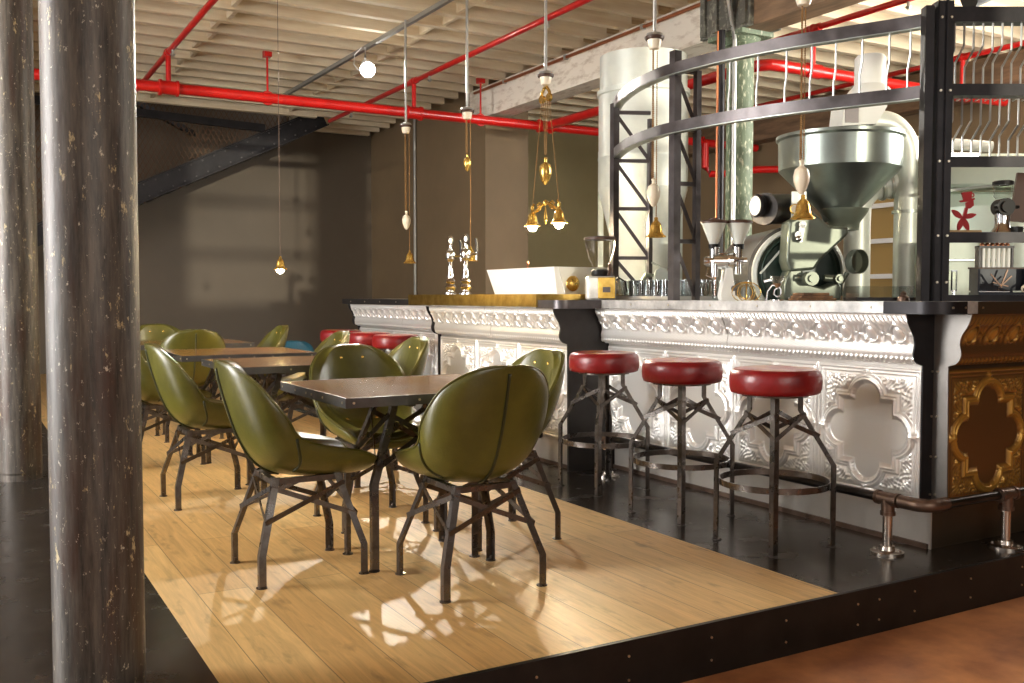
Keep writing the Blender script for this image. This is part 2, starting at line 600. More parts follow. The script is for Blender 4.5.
# ------------------------------------------------------------------ columns
def column(x, y, mat, label, r=0.123, name='iron_column'):
    g = G()
    g.lathe([(r + .03, 0), (r + .03, .03), (r + .012, .045), (r, .06)] if name != 'iron_column' else [(r, 0), (r, .05)], 40)
    g.lathe([(r, .04), (r * 1.0, 1.2), (r * 1.02, 3.3)], 40)
    g.lathe([(r * 1.02, 3.28), (r + .03, 3.3), (r + .035, 3.34), (r + .015, 3.37), (r + .06, 3.42)], 40)
    g.box(-r - .07, r + .07, -.22, .22, 3.42, 3.5 if name == 'iron_column' else 3.46)
    o = g.build(name, mat, None, 40, (x, y, 0))
    return tag(o, label, 'column')


column(0.332, 2.965, M['column'], 'thick flaking grey-brown iron column standing nearest, at the edge of the wooden deck')
column(0.318, 6.72, M['column'], 'flaking grey-brown iron column farther back, half behind the nearer column')
column(6.125, 6.6, M['greencol'], 'flaking pale green iron column rising behind the bar under the whitewashed beam', 0.118, 'green_column')
g = G()
g.box(5.935, 5.975, 6.28, 6.92, 3.46, 3.84).box(6.265, 6.30, 6.28, 6.92, 3.46, 3.84)
for y in (6.34, 6.5, 6.7, 6.86):
    g.box(5.905, 5.94, y - .03, y + .03, 3.48, 3.82)
tag(g.build('iron_shoe', M['shoe']), 'dark ribbed iron shoe joining the two beams above the green column', 'bracket')
tag(G().tube([(5.86, 6.55, 0), (5.86, 6.55, 3.46)], 0.032, 12).build('downpipe', M['black_steel']), 'dark grey pipe running up beside the green column', 'pipe')
tag(G().tube([(5.955, 6.49, 0), (5.955, 6.49, 3.38), (5.9, 6.47, 3.55), (5.8, 6.42, 3.75), (5.75, 6.40, 4.05)], 0.02, 10).build('conduit', M['rod']),
    'white conduit climbing the green column and bending out over the beam', 'pipe')
tag(G().tube([(5.70, 6.42, 0), (5.70, 6.42, 3.40)], 0.009, 8).build('copper_pipe', M['copper']), 'thin bare copper pipe running straight up in front of the green column', 'pipe')
g = G()
g.tube([(5.95, 11.4, 3.80), (5.95, 3.0, 3.80)], 0.018, 8, up=(1, 0, 0))
cp = tag(g.build('beam_conduit', M['copper']), 'copper-coloured tube running along the top of the whitewashed beam', 'pipe')
g = G()
for y in (10.6, 9.2, 7.8, 6.4, 5):
    g.box(5.93, 5.98, y - .02, y + .02, 3.775, 3.825)
g.build('clip', M['rod'], cp)


# ------------------------------------------------------------------ red sprinkler pipes
sp = thing('sprinkler_main', 'thick red sprinkler main crossing the whole room below the ceiling', 'pipe', (0, 0, 0))
g = G()
g.tube([(-3.0, 10.85, 3.35), (10.4, 10.85, 3.35)], 0.057, 14)
g.build('pipe', M['red'], sp)
g = G()
for x in (2.0, 4.84, 6.7):
    g.cyl((x - .09, 10.85, 3.35), (x + .09, 10.85, 3.35), 0.072, 14)
    g.cyl((x - .1, 10.85, 3.35), (x - .075, 10.85, 3.35), 0.085, 14)
    g.cyl((x + .075, 10.85, 3.35), (x + .1, 10.85, 3.35), 0.085, 14)
    g.build('coupling', M['red'], sp)
    g = G()
for x in (3.06, 5.75):
    g.tube([(x, 10.85, 3.36), (x, 10.85, 3.85)], 0.012, 8)
    g.tube([(x + .07 * math.cos(a * PI / 6), 10.85, 3.35 + .07 * math.sin(a * PI / 6)) for a in range(12)], 0.012, 6, up=(0, 1, 0), loop=True)
    g.box(x - .04, x + .04, 10.8, 10.9, 3.80, 3.87)
    g.build('hanger', M['red'], sp)
    g = G()


def branch(x, ybase, y0, y1, z0, z1, label, r=0.03):
    t = thing('sprinkler_branch', label, 'pipe', (0, 0, 0))
    G().tube([(x, y0, z1), (x, y1, z1)], r, 12, up=(1, 0, 0)).build('pipe', M['red'], t)
    G().tube([(x, ybase, z0), (x, ybase, z1)], r * 0.9, 12).build('riser', M['red'], t)
    g = G()
    g.sph((x, ybase, z1), r * 1.55)
    g.cyl((x, ybase - .09, z1), (x, ybase + .09, z1), r * 1.3, 12)
    g.build('tee_fitting', M['red'], t)
    for yy in np.arange(y0 + 1.2, y1 - .3, 2.6):
        g = G()
        g.cyl((x, yy, z1), (x, yy, z1 - .07), .016, 8)
        g.cyl((x, yy, z1 - .07), (x, yy, z1 - .09), .03, 10, .014)
        g.build('sprinkler_head', M['rod'], t)


branch(2.0, 10.85, 4.2, 13.9, 3.42, 3.72, 'thin red sprinkler branch rising toward the ceiling nearest the flaking columns')
branch(4.84, 10.85, 4.0, 13.9, 3.42, 3.73, 'thin red sprinkler branch over the tables, past the bright white spotlight')
branch(7.35, 6.9, 2.0, 8.6, 3.40, 3.76, 'thin orange-lit sprinkler branch high over the roaster hopper')
branch(9.65, 6.9, 2.0, 10.4, 3.40, 3.76, 'thin red sprinkler branch farthest over the roasting corner by the wall')
t = thing('sprinkler_feed', 'thick orange-red pipe running from the main past the green column', 'pipe', (0, 0, 0))
G().tube([(6.7, 10.75, 3.35), (6.7, 7.15, 3.35), (6.73, 7.0, 3.35), (6.8, 6.92, 3.35), (6.95, 6.9, 3.35), (10.4, 6.9, 3.35)], 0.055, 14).build('pipe', M['red'], t)
for x in (7.35, 9.65):
    G().cyl((x - .09, 6.9, 3.35), (x + .09, 6.9, 3.35), 0.07, 14).build('coupling', M['red'], t)
t = tag(G().tube([(9.2, 10.84, 3.35), (9.2, 10.66, 3.35), (9.2, 10.6, 3.28), (9.2, 10.6, 2.95), (9.25, 10.55, 2.86), (9.4, 10.4, 2.86), (9.7, 10.1, 2.9), (10.2, 9.7, 2.9)], 0.05, 12).build('red_drop_pipe', M['red']),
        'short red pipe bending down beside the green column', 'pipe')
# unistrut + ceiling spot
g = G()
g.bar((4.0, 3.0, 3.825), (3.86, 13.0, 3.825), 0.042, 0.042)
tag(g.build('lighting_track', M['conduit']), 'grey metal strut running along under the joists carrying the spotlight', 'rail')
t = thing('ceiling_spotlight', 'bright white spotlight clamped to the grey ceiling strut', 'lamp', (3.87, 9.95, 0))
ax = Vector((1.7, 3.2, 0)) - Vector((3.87, 9.88, 3.56))
ax.normalize()
c0 = Vector((0, -.07, 3.56))
g = G()
g.cyl(c0 - ax * .22, c0, 0.06, 20, 0.085)
g.cyl(c0 - ax * .30, c0 - ax * .2, 0.035, 14)
g.build('lamp_body', M['white'], t)
g = G()
g.cyl(c0, c0 + ax * .006, 0.075, 20)
g.build('lens', M['spotlens'], t)
g = G()
g.tube([(0, -.07, 3.6), (0, 0, 3.7), (0, 0, 3.81)], .012, 8)
g.tube([(-.05, -.02, 3.8), (-.12, 0, 3.72), (-.13, 0, 3.62), (-.08, 0, 3.56), (-.02, 0, 3.62)], .007, 6)
g.build('bracket', M['white'], t)
L = bpy.data.lights.new('spot_beam', 'SPOT')
L.energy = 430
L.spot_size = math.radians(62)
L.spot_blend = 0.7
L.shadow_soft_size = 0.05
L.color = (1, 0.95, 0.84)
lo = bpy.data.objects.new('spot_beam', L)
COL.objects.link(lo)
lo.location = Vector((3.87, 9.95, 0)) + c0 + ax * .05
lo.rotation_euler = ax.to_track_quat('-Z', 'Y').to_euler()

# wall conduit in the corner
tag(G().tube([(6.19, 13.86, 3.95), (6.19, 13.86, 0.0)], 0.024, 8).build('wall_conduit', M['rod']), 'thin grey conduit running straight down the brown side wall', 'pipe')

# ------------------------------------------------------------------ stair on the back wall
st = thing('steel_staircase', 'black riveted steel stair stringer with mesh screen climbing the dark back wall', 'staircase', (0, 0, 0))
sl = (3.853 - 2.704) / (4.518 - 2.143)


def strz(x):
    return 2.53 + (x - 2.14) * sl


g = G()
dvec = Vector((1, 0, sl)).normalized()
nv = Vector((-sl, 0, 1)).normalized()
p0 = Vector((-2.5, 14.36, strz(-2.5)))
p1 = Vector((4.9, 14.36, strz(4.9)))
g.bar(p0, p1, 0.04, 0.26, up=nv)
for s_ in (-1, 1):
    g.bar(p0 + nv * .13 * s_ + Vector((0, -.03, 0)), p1 + nv * .13 * s_ + Vector((0, -.03, 0)), 0.12, 0.02, up=nv)
g.cur = 1
for i in range(46):
    p = p0 + (p1 - p0) * (i / 46)
    for s_ in (.085, -.085):
        q = p + nv * s_
        g.cyl(q + Vector((0, -.015, 0)), q + Vector((0, -.032, 0)), .012, 8)
g.build('stringer', [M['black_steel'], M['frame_steel']], st)
g = G()
g.bar((-2.5, 14.36, 3.86), (4.0, 14.36, 3.62), 0.06, 0.11)
g.bar((1.9, 14.36, 3.98), (3.2, 15.4, 3.62), 0.06, 0.08)
g.build('top_rail', M['black_steel'], st)
# the soffit of the flight seen under the stringer
g = G()
for i in range(24):
    x = -2.2 + i * .28
    z = strz(x) - .02
    if x < 4.5:
        g.box(x, x + .30, 14.4, 15.7, z, z + .03)
        g.box(x, x + .02, 14.4, 15.7, z - .12, z)
g.build('tread', M['black_steel'], st)
g = G()
nseg = 60
for fam in (1, -1):
    for i in range(-40, 90):
        x0 = -0.6 + i * .075
        pts = []
        z0, z1 = 2.0, 4.05
        xa, xb = x0, x0 + fam * (z1 - z0) * .55
        # clip the wire between the stringer and the ceiling
        tt = [k / 80 for k in range(81)]
        ok = [(xa + (xb - xa) * k, z0 + (z1 - z0) * k) for k in tt]
        ok = [(x, z) for x, z in ok if z > strz(x) + .14 and -.2 < x < 4.4 and z < 4.05]
        if len(ok) > 2:
            g.bar((ok[0][0], 14.38, ok[0][1]), (ok[-1][0], 14.38, ok[-1][1]), 0.010, 0.006, up=(0, 1, 0))
mo = g.build('mesh_screen', M['mesh'], st)

# ------------------------------------------------------------------ embossed tin
def relief_object(name, P, Nn, H, mat, parent, hmax):
    g = G().grid(P + Nn * H[..., None])
    o = g.build(name, mat, parent, 180)
    a = o.data.attributes.new('relief', 'FLOAT', 'POINT')
    a.data.foreach_set('value', np.clip(H / hmax, 0, 1).astype(np.float32).ravel())
    return o


def sm(a, b, x):
    t = np.clip((x - a) / (b - a), 0, 1)
    return t * t * (3 - 2 * t)


def bead(d, c, w):
    return np.sqrt(np.clip(1 - ((d - c) / w) ** 2, 0, 1))


def panel_relief(u, v, hw, hh):
    au, av = np.abs(u), np.abs(v)
    de = np.minimum(hw - au, hh - av)
    q = np.minimum(np.minimum(np.maximum(au, av) - .148, np.hypot(au - .152, av) - .079), np.hypot(au, av - .152) - .079)
    h = 0.007 * bead(de, .012, .008) + .004 * bead(de, .030, .006) + .0035 * bead(de, .046, .005)
    inside = de > .052
    h = np.where(inside, .002, h)
    h += 0.015 * bead(q, .010, .009) + .012 * bead(q, .026, .008) + .004 * sm(.034, .012, q) * (q > .01)
    h = np.where(q < 0, .0005 + .010 * sm(-.010, 0.002, q), h)
    # acanthus fans filling the corners
    pu, pv = au - .128, av - .128
    rr = np.hypot(pu, pv)
    an = np.arctan2(pv, pu) - PI / 4
    leaf = (0.45 + 0.55 * np.abs(np.cos(an * 4.5))) * np.exp(-(rr / .075) ** 4) * np.clip(1.2 - np.abs(an) / 2.0, 0, 1)
    lobes = .018 * leaf * sm(.036, .05, q) * sm(.05, .058, de) * (0.75 + .25 * np.cos(rr * 150))
    h += lobes
    fill = sm(.036, .046, q) * sm(.05, .058, de) * (1 - np.clip(leaf * 2, 0, 1))
    h += fill * (.005 + .005 * np.sin(au * 190 + 2 * np.sin(av * 70)) * np.sin(av * 190 + 2 * np.sin(au * 70)))
    # scroll pairs beside the lobes
    for cu, cv in ((.21, .10), (.10, .21)):
        rs = np.hypot(au - cu, av - cv)
        h += fill * .008 * bead(rs, .018, .007) + fill * .008 * np.exp(-(rs / .007) ** 2)
    for cu, cv in ((0, hh - .035), (hw - .035, 0)):
        rs = np.hypot((au - cu), (av - cv))
        h += .012 * np.exp(-(rs / .016) ** 2) * (1 + .4 * np.cos(6 * np.arctan2(av - cv, au - cu)))
    return h


def make_panel(name, mat, parent, width=.5875, height=.615, n=150, face='-X'):
    hw, hh = width / 2, height / 2
    u = np.linspace(-hw, hw, n)
    v = np.linspace(-hh, hh, n)
    U, V = np.meshgrid(u, v, indexing='ij')
    Hh = panel_relief(U, V, hw, hh)
    if face == '-X':
        P = np.stack([np.zeros_like(U), -U, V], -1)
        Nn = np.zeros_like(P)
        Nn[..., 0] = -1
    else:
        P = np.stack([U, np.zeros_like(U), V], -1)
        Nn = np.zeros_like(P)
        Nn[..., 1] = -1
    return relief_object(name, P, Nn, Hh, mat, parent, .013)


KS = .66
CPROF = [(o_ * KS, z_) for o_, z_ in [(.168, 1.055), (.160, 1.043), (.150, 1.02), (.134, 1.0), (.115, .982), (.098, .966), (.088, .948), (.083, .93), (.084, .915),
         (.090, .90), (.094, .885), (.090, .868), (.076, .85), (.05, .836), (.02, .83), (0.0, .826)]]


def cornice(name, mat, parent, a, b, fixed, face='-X', seam=None):
    """embossed cornice swept from a to b along the bar front"""
    n_t = 72
    prof = catmull(CPROF, n_t)
    ln = abs(b - a)
    ns = max(60, int(ln / .0042))
    s = np.linspace(0, ln, ns)
    d = np.gradient(prof, axis=0)
    nrm = np.stack([-d[:, 1], d[:, 0]], -1)
    nrm /= np.linalg.norm(nrm, axis=1)[:, None]
    t = np.linspace(0, 1, n_t)
    S, T = np.meshgrid(s, t, indexing='ij')
    H = .007 * np.abs(np.sin(S * PI / .026 + T * 26)) * bead(T, .12, .06)
    H += .002 * bead(T, .055, .02)
    ph = (S % .15) - .075
    egg = np.clip(1 - (ph / .03) ** 2 - ((T - .33) / .125) ** 2, 0, 1)
    H += .017 * np.sqrt(egg)
    ringd = np.hypot(ph / .03, (T - .33) / .125)
    H += .009 * bead(ringd, 1.28, .16)
    ph2 = ((S + .075) % .15) - .075
    fl = np.hypot(ph2 / .03, (T - .32) / .14)
    H += .012 * np.exp(-(fl * 1.1) ** 2) * (.6 + .4 * np.cos(5 * np.arctan2((T - .32) / .14, ph2 / .03)))
    for dx in (-.042, .042):
        H += .009 * np.exp(-(((ph2 + dx) / .010) ** 2 + ((T - .44) / .06) ** 2))
    H += .009 * np.abs(np.sin(S * PI / .028)) * bead(T, .80, .045)
    H += .005 * np.abs(np.sin(S * PI / .028 + 1.2)) * bead(T, .88, .03)
    H += .0015 * np.sin(S * 210) * np.sin(T * 160) * bead(T, .6, .12)
    out = prof[None, :, 0] * np.ones_like(S)
    z = prof[None, :, 1] * np.ones_like(S)
    P = np.zeros(S.shape + (3,))
    Nn = np.zeros_like(P)
    sg = 1 if b > a else -1
    if face == '-X':
        P[..., 0] = fixed - out
        P[..., 1] = a + sg * S
        P[..., 2] = z
        Nn[..., 0] = -np.abs(nrm[None, :, 0])
        Nn[..., 2] = -np.abs(nrm[None, :, 1])
    else:
        P[..., 0] = a + sg * S
        P[..., 1] = fixed - out
        P[..., 2] = z
        Nn[..., 1] = -np.abs(nrm[None, :, 0])
        Nn[..., 2] = -np.abs(nrm[None, :, 1])
    return relief_object(name, P, Nn, H, mat, parent, .014)


PP = catmull(CPROF, 30)


def bracket_plate(y0, y1, fixed, back, z0=.0, extra=.018):
    """plate cut to the cornice profile, standing across the bar front"""
    pts = [(fixed - o - extra, z) for o, z in PP if True]
    poly = [(fixed + back, 1.055)] + pts + [(fixed - .012, z0), (fixed + back, z0)]
    g = G()
    a = [Vector((x, y0, z)) for x, z in poly]
    b = [Vector((x, y1, z)) for x, z in poly]
    g.rings([a, b])
    return g


# ------------------------------------------------------------------ the bar
PANEL_PROTO = [None]


def bar_unit(name, label, X, ya, yb, npan, plate_near=None, plate_far=None):
    t = thing(name, label, 'bar', (X, ya, 0))
    # carcass
    G().box(0.012, 0.50, 0.0, yb - ya, 0.0, 1.055).box(-.05, .012, 0.0, yb - ya, .19, 1.055).build('carcass', M['kick'], t)
    G().box(0.0, 0.014, 0.0, yb - ya, 0.0, 0.195).build('kick_plate', M['kick'], t)
    G().box(-0.014, 0.005, 0.0, yb - ya, 0.0, 0.022).build('skirting', M['iron_fit'], t)
    pw = (yb - ya) / npan
    first = make_panel('tin_panel', M['tin'], t, pw)
    first.location = (-.056, pw / 2, .195 + .3075)
    for i in range(1, npan):
        c = first.copy()
        COL.objects.link(c)
        c.location = (-.056, pw * (i + .5), .195 + .3075)
    n = 2 if npan > 2 else 1
    cw = (yb - ya) / n
    for i in range(n):
        cornice('cornice', M['tin'], t, cw * i + .003, cw * (i + 1) - .003, -.054)
    if plate_near:
        bracket_plate(-.02, -.004, -.06, .56).build('end_plate', M['pilaster'], t)
    if plate_far:
        bracket_plate(yb - ya + .001, yb - ya + .009, -.06, .56).build('end_plate', M['black_steel'], t)
    return t


b1 = bar_unit('bar_unit', 'silver embossed tin bar front behind the three nearest red stools', 3.76, 2.81, 5.205, 4)
b2 = bar_unit('bar_unit', 'silver tin bar front of the projecting middle section under the brass slab', 3.475, 5.235, 7.15, 3, True, True)
b3 = bar_unit('bar_unit', 'silver tin bar front farthest away behind the far red stools', 3.74, 7.165, 9.68, 4, False, True)
# corner pier: two profiled plates meeting in a re-entrant corner
t = thing('corner_pier', 'blackened steel corner pier with scalloped bracket wings at the end of the bar', 'pier', (3.76, 2.80, 0))
g = G()
g.box(-.004, .0, -.0, .008, 0.0, .22).box(-.004, .004, -.004, .0, 0.0, .22)
g.build('pier_post', M['kick'], t)
poly = [(0, 1.055)] + [(-.06 - o_ - .012, z) for o_, z in PP] + [(-.07, .19), (0, .19)]
o = G().rings([[Vector((x, .0, z)) for x, z in poly], [Vector((x, .008, z)) for x, z in poly]]).build('bracket', M['black_steel'], t)
o['label'] = 'black scalloped bracket wing'
poly = [(0, 1.055)] + [(-.06 - o_ - .012, z) for o_, z in PP] + [(-.08, .19), (0, .19)]
o = G().rings([[Vector((.0, y, z)) for y, z in poly], [Vector((.007, y, z)) for y, z in poly]]).build('bracket', M['plate'], t)
o['label'] = 'pale steel bracket wing'
g = G()
for z in (.25, .42, .6, .8):
    g.cyl((-.012, .0, z), (-.012, -.006, z), .005, 8)
    g.cyl((.0, -.02, z), (-.006, -.02, z), .005, 8)
g.build('bolt', M['stud'], t)
# bronze return
t = thing('bar_unit', 'bronze and gold embossed tin end of the bar facing the lower floor', 'bar', (3.768, 2.80, 0))
G().box(.51, 2.3, 0.008, 0.5, 0, 1.055).box(0, 2.3, -.05, .008, .19, 1.055).build('carcass', M['kick_brown'], t)
G().box(0.0, 2.3, 0.0, 0.008, 0, .195).build('kick_plate', M['kick_brown'], t)
first = make_panel('tin_panel', M['bronze'], t, .6, .615, 150, '-Y')
first.location = (.3, -.056, .5025)
for i in (1, 2):
    c = first.copy()
    COL.objects.link(c)
    c.location = (.3 + .6 * i, -.056, .5025)
cornice('cornice', M['bronze'], t, 0.0, 2.3, -.052, '-Y')


# countertop
def rounded(poly, rads, seg=8):
    out = []
    n = len(poly)
    for i, (p, r_) in enumerate(zip(poly, rads)):
        p = Vector(p)
        if r_ <= 0:
            out.append((p.x, p.y))
            continue
        a = (Vector(poly[i - 1]) - p).normalized()
        b = (Vector(poly[(i + 1) % n]) - p).normalized()
        h = math.acos(max(-1, min(1, a.dot(b)))) / 2
        dd = r_ / math.tan(h)
        c = p + (a + b).normalized() * (r_ / math.sin(h))
        s0 = p + a * dd - c
        s1 = p + b * dd - c
        a0 = math.atan2(s0.y, s0.x)
        a1 = math.atan2(s1.y, s1.x)
        while a1 - a0 > PI:
            a1 -= 2 * PI
        while a1 - a0 < -PI:
            a1 += 2 * PI
        for k in range(seg + 1):
            q = a0 + (a1 - a0) * k / seg
            out.append((c.x + r_ * math.cos(q), c.y + r_ * math.sin(q)))
    return out


t = thing('bar_countertop', 'long zinc countertop with pale riveted edge running along the whole bar', 'countertop', (0, 0, 0))
poly = [(3.585, 2.64), (6.15, 2.64), (6.15, 3.45), (4.40, 3.45), (4.40, 9.86), (3.56, 9.86), (3.56, 7.2), (3.27, 7.2), (3.27, 5.12), (3.585, 5.12)]
rads = [.12, 0, 0, 0, 0, 0, 0, 0, .08, 0]
pl = rounded(poly, rads)
G().prism(pl, 1.058, 1.11).build('slab', M['counter'], t)


def edge_strip(path, name, mat, th=.004, z0=1.056, z1=1.1105):
    g = G()
    pa = [Vector((x, y, 0)) for x, y in path]
    rings = []
    for i, p in enumerate(pa):
        a = pa[max(i - 1, 0)]
        b = pa[min(i + 1, len(pa) - 1)]
        d = (b - a).normalized()
        nn = Vector((-d.y, d.x, 0))
        rings.append([Vector((q.x, q.y, z)) for q, z in ((p, z0), (p + nn * th, z0), (p + nn * th, z1), (p, z1))])
    g.rings(rings)
    return g.build(name, mat, t)


arc = rounded([(3.585, 2.93), (3.585, 2.64), (3.70, 2.64)], [0, .12, 0])[1:-1]
o = edge_strip([(3.585, 2.93)] + [(x, y) for x, y in arc] + [(3.755, 2.64)], 'edge_band', M['black_steel'], -.004)
o['label'] = 'dark band round the near corner'
o = edge_strip([(3.83, 2.64), (6.15, 2.64)], 'edge_band', M['kick_brown'], -.004)
o['label'] = 'brown band on the end'
arc = rounded([(3.27, 5.3), (3.27, 5.12), (3.585, 5.12)], [0, .08, 0])[1:-1]
o = edge_strip([(3.27, 5.40)] + arc + [(3.585, 5.118)], 'edge_band', M['frame_steel'], -.004)
o['label'] = 'dark rounded band beside the brass slab'
o = edge_strip([(3.56, 9.86), (3.56, 7.46)], 'edge_band', M['pilaster'], -.004)
o['label'] = 'dark band at the far end'
g = G()
for y in np.arange(3.0, 5.1, .36):
    g.cyl((3.585, y, 1.084), (3.580, y, 1.084), .005, 8)
for x in (3.66, 3.74, 3.86, 4.2, 4.6):
    g.cyl((x, 2.64, 1.084), (x, 2.633, 1.084), .005, 8)
for y in np.arange(7.6, 9.8, .4):
    g.cyl((3.56, y, 1.084), (3.551, y, 1.084), .006, 8)
g.build('screw', M['stud'], t)
tag(G().bbox(3.262, 4.05, 5.385, 7.43, 1.066 + .0445, 1.149, .004).box(3.255, 3.262, 5.385, 7.43, 1.066, 1.149).box(3.255, 3.60, 5.378, 5.385, 1.066, 1.149)
    .build('brass_slab', M['brass']), 'brushed brass slab lying over the middle of the bar counter', 'counter slab')

# foot rail
t = thing('foot_rail', 'black iron pipe foot rail with flanged posts running along the foot of the bar', 'rail', (0, 0, 0))
zr = .242
path = [(3.215, 9.6, zr), (3.215, 5.10, zr), (3.215, 5.05, zr), (3.24, 5.02, zr), (3.30, 5.0, zr), (3.46, 5.0, zr)]
arcp = [(3.54 + .06 - .06 * math.cos(a), 2.66 + .06 - .06 * math.sin(a), zr) for a in np.linspace(0, PI / 2, 7)]
G().tube([(3.54, 5.15, zr), (3.54, 2.72, zr)] + arcp + [(6.0, 2.66, zr)], .021, 12).build('pipe', M['pipe'], t)
G().tube([(3.24, 5.30, zr), (3.24, 7.1, zr)], .021, 12).build('pipe', M['pipe'], t)
G().tube([(3.53, 7.25, zr), (3.53, 9.6, zr)], .021, 12).build('pipe', M['pipe'], t)
G().tube([(3.54, 2.79, zr), (3.54, 2.72, zr)] + arcp + [(3.67, 2.66, zr)], .029, 14).build('elbow', M['iron_fit'], t)
for (x, y), ax_ in (((3.54, 2.853), 'y'), ((3.54, 4.97), 'y'), ((4.087, 2.655), 'x'), ((3.24, 5.55), 'y'), ((3.24, 6.9), 'y'), ((3.53, 7.4), 'y'), ((3.53, 9.5), 'y')):
    pp = G().cyl((x, y, .02), (x, y, zr - .02), .021, 16).build('post', M['post'], t)
    g = G()
    g.lathe([(.072, 0), (.072, .010), (.066, .013), (.036, .016), (.032, .034), (.023, .036)], 24, Matrix.Translation((x, y, 0)))
    for k in range(4):
        a = k * PI / 2 + .4
        g.cyl((x + .054 * math.cos(a), y + .054 * math.sin(a), .01), (x + .054 * math.cos(a), y + .054 * math.sin(a), .02), .007, 6)
    g.build('flange', M['post'], t)
    g = G()
    g.cyl((x, y, zr - .065), (x, y, zr), .029, 14)
    g.cyl((x, y, zr - .072), (x, y, zr - .055), .033, 14)
    v = Vector((1, 0, 0)) if ax_ == 'x' else Vector((0, 1, 0))
    c = Vector((x, y, zr))
    g.cyl(c - v * .055, c + v * .055, .029, 14)
    g.cyl(c - v * .058, c - v * .042, .032, 14)
    g.cyl(c + v * .042, c + v * .058, .032, 14)
    g.build('tee_fitting', M['iron_fit'], t)


# ------------------------------------------------------------------ legs shared by chairs, tables and stools
def angle_leg(path, sx, sy, w=.030, th=.005):
    L2 = [(0, 0), (w, 0), (w, th), (th, th), (th, w), (0, w)]
    rings = []
    for p in path:
        rings.append([Vector((p[0] - sx * a, p[1] - sy * b, p[2])) for a, b in L2])
    if sx * sy < 0:
        rings = [list(reversed(q)) for q in rings]
    return G().rings(rings)


def leg_at(path, z):
    for a, b in zip(path, path[1:]):
        if min(a[2], b[2]) <= z <= max(a[2], b[2]):
            k = (z - a[2]) / (b[2] - a[2])
            return Vector(a).lerp(Vector(b), k)
    return Vector(path[-1])


def leg_set(parent, P, za, zb, w=.022, names='leg', pad=.022):
    """four angle-iron legs given the path of the (+,+) one, foot pads, and crossed flat braces on every side"""
    paths = {}
    for sx in (-1, 1):
        for sy in (-1, 1):
            path = [(sx * p[0], sy * p[1], p[2]) for p in P]
            paths[sx, sy] = path
            lg = angle_leg(path, sx, sy, w + .008).build('leg', M['leg'], parent, 30)
            f = path[0]
            g = G()
            c = (f[0] - sx * .012, f[1] - sy * .012, 0)
            g.lathe([(pad, 0), (pad, .004), (pad * .6, .008), (.007, .010), (.007, .022)], 12, Matrix.Translation(c))
            g.build('foot_pad', M['leg'], lg, 30)
    ring = [(-1, -1), (1, -1), (1, 1), (-1, 1)]
    for i in range(4):
        A, B = ring[i], ring[(i + 1) % 4]
        mid = Vector((A[0] + B[0], A[1] + B[1], 0)).normalized()
        g = G()
        for s_, (p, q) in enumerate(((A, B), (B, A))):
            off = mid * (.004 if s_ else -.003)
            a = leg_at(paths[p], za) + off
            b = leg_at(paths[q], zb) + off
            g.bar(a, b, .004, w, up=(0, 0, 1))
        g.build('cross_brace', M['leg'], parent, 30)
    return paths


# ------------------------------------------------------------------ chairs
ST = [  # centre-line (x, z), rim (x, z), half width
    ((.282, .426), (.280, .452), .165), ((.268, .398), (.262, .482), .205), ((.205, .388), (.196, .505), .229),
    ((.10, .388), (.09, .528), .240), ((-.03, .398), (-.02, .556), .246), ((-.125, .424), (-.075, .594), .253),
    ((-.195, .483), (-.112, .655), .263), ((-.248, .585), (-.165, .722), .256), ((-.283, .69), (-.215, .787), .230),
    ((-.308, .78), (-.262, .834), .182), ((-.320, .836), (-.298, .863), .125), ((-.325, .862), (-.316, .873), .07), ((-.327, .874), (-.325, .877), .015)]


def shell_grid(nu=44, nv=33):
    rows = catmull([list(c) + list(r_) + [w_] for c, r_, w_ in ST], nu)
    vv = np.linspace(-1, 1, nv)
    P = np.zeros((nu, nv, 3))
    for i, (cx, cz, rx, rz, w_) in enumerate(rows):
        a = vv * PI / 2
        k = 1 - np.cos(a)
        P[i, :, 0] = cx + (rx - cx) * k
        P[i, :, 1] = w_ * np.sin(a)
        P[i, :, 2] = cz + (rz - cz) * k
    return P, vv


def normals(P):
    du = np.gradient(P, axis=0)
    dv = np.gradient(P, axis=1)
    n = np.cross(du, dv)
    n /= np.maximum(np.linalg.norm(n, axis=2), 1e-9)[..., None]
    return n


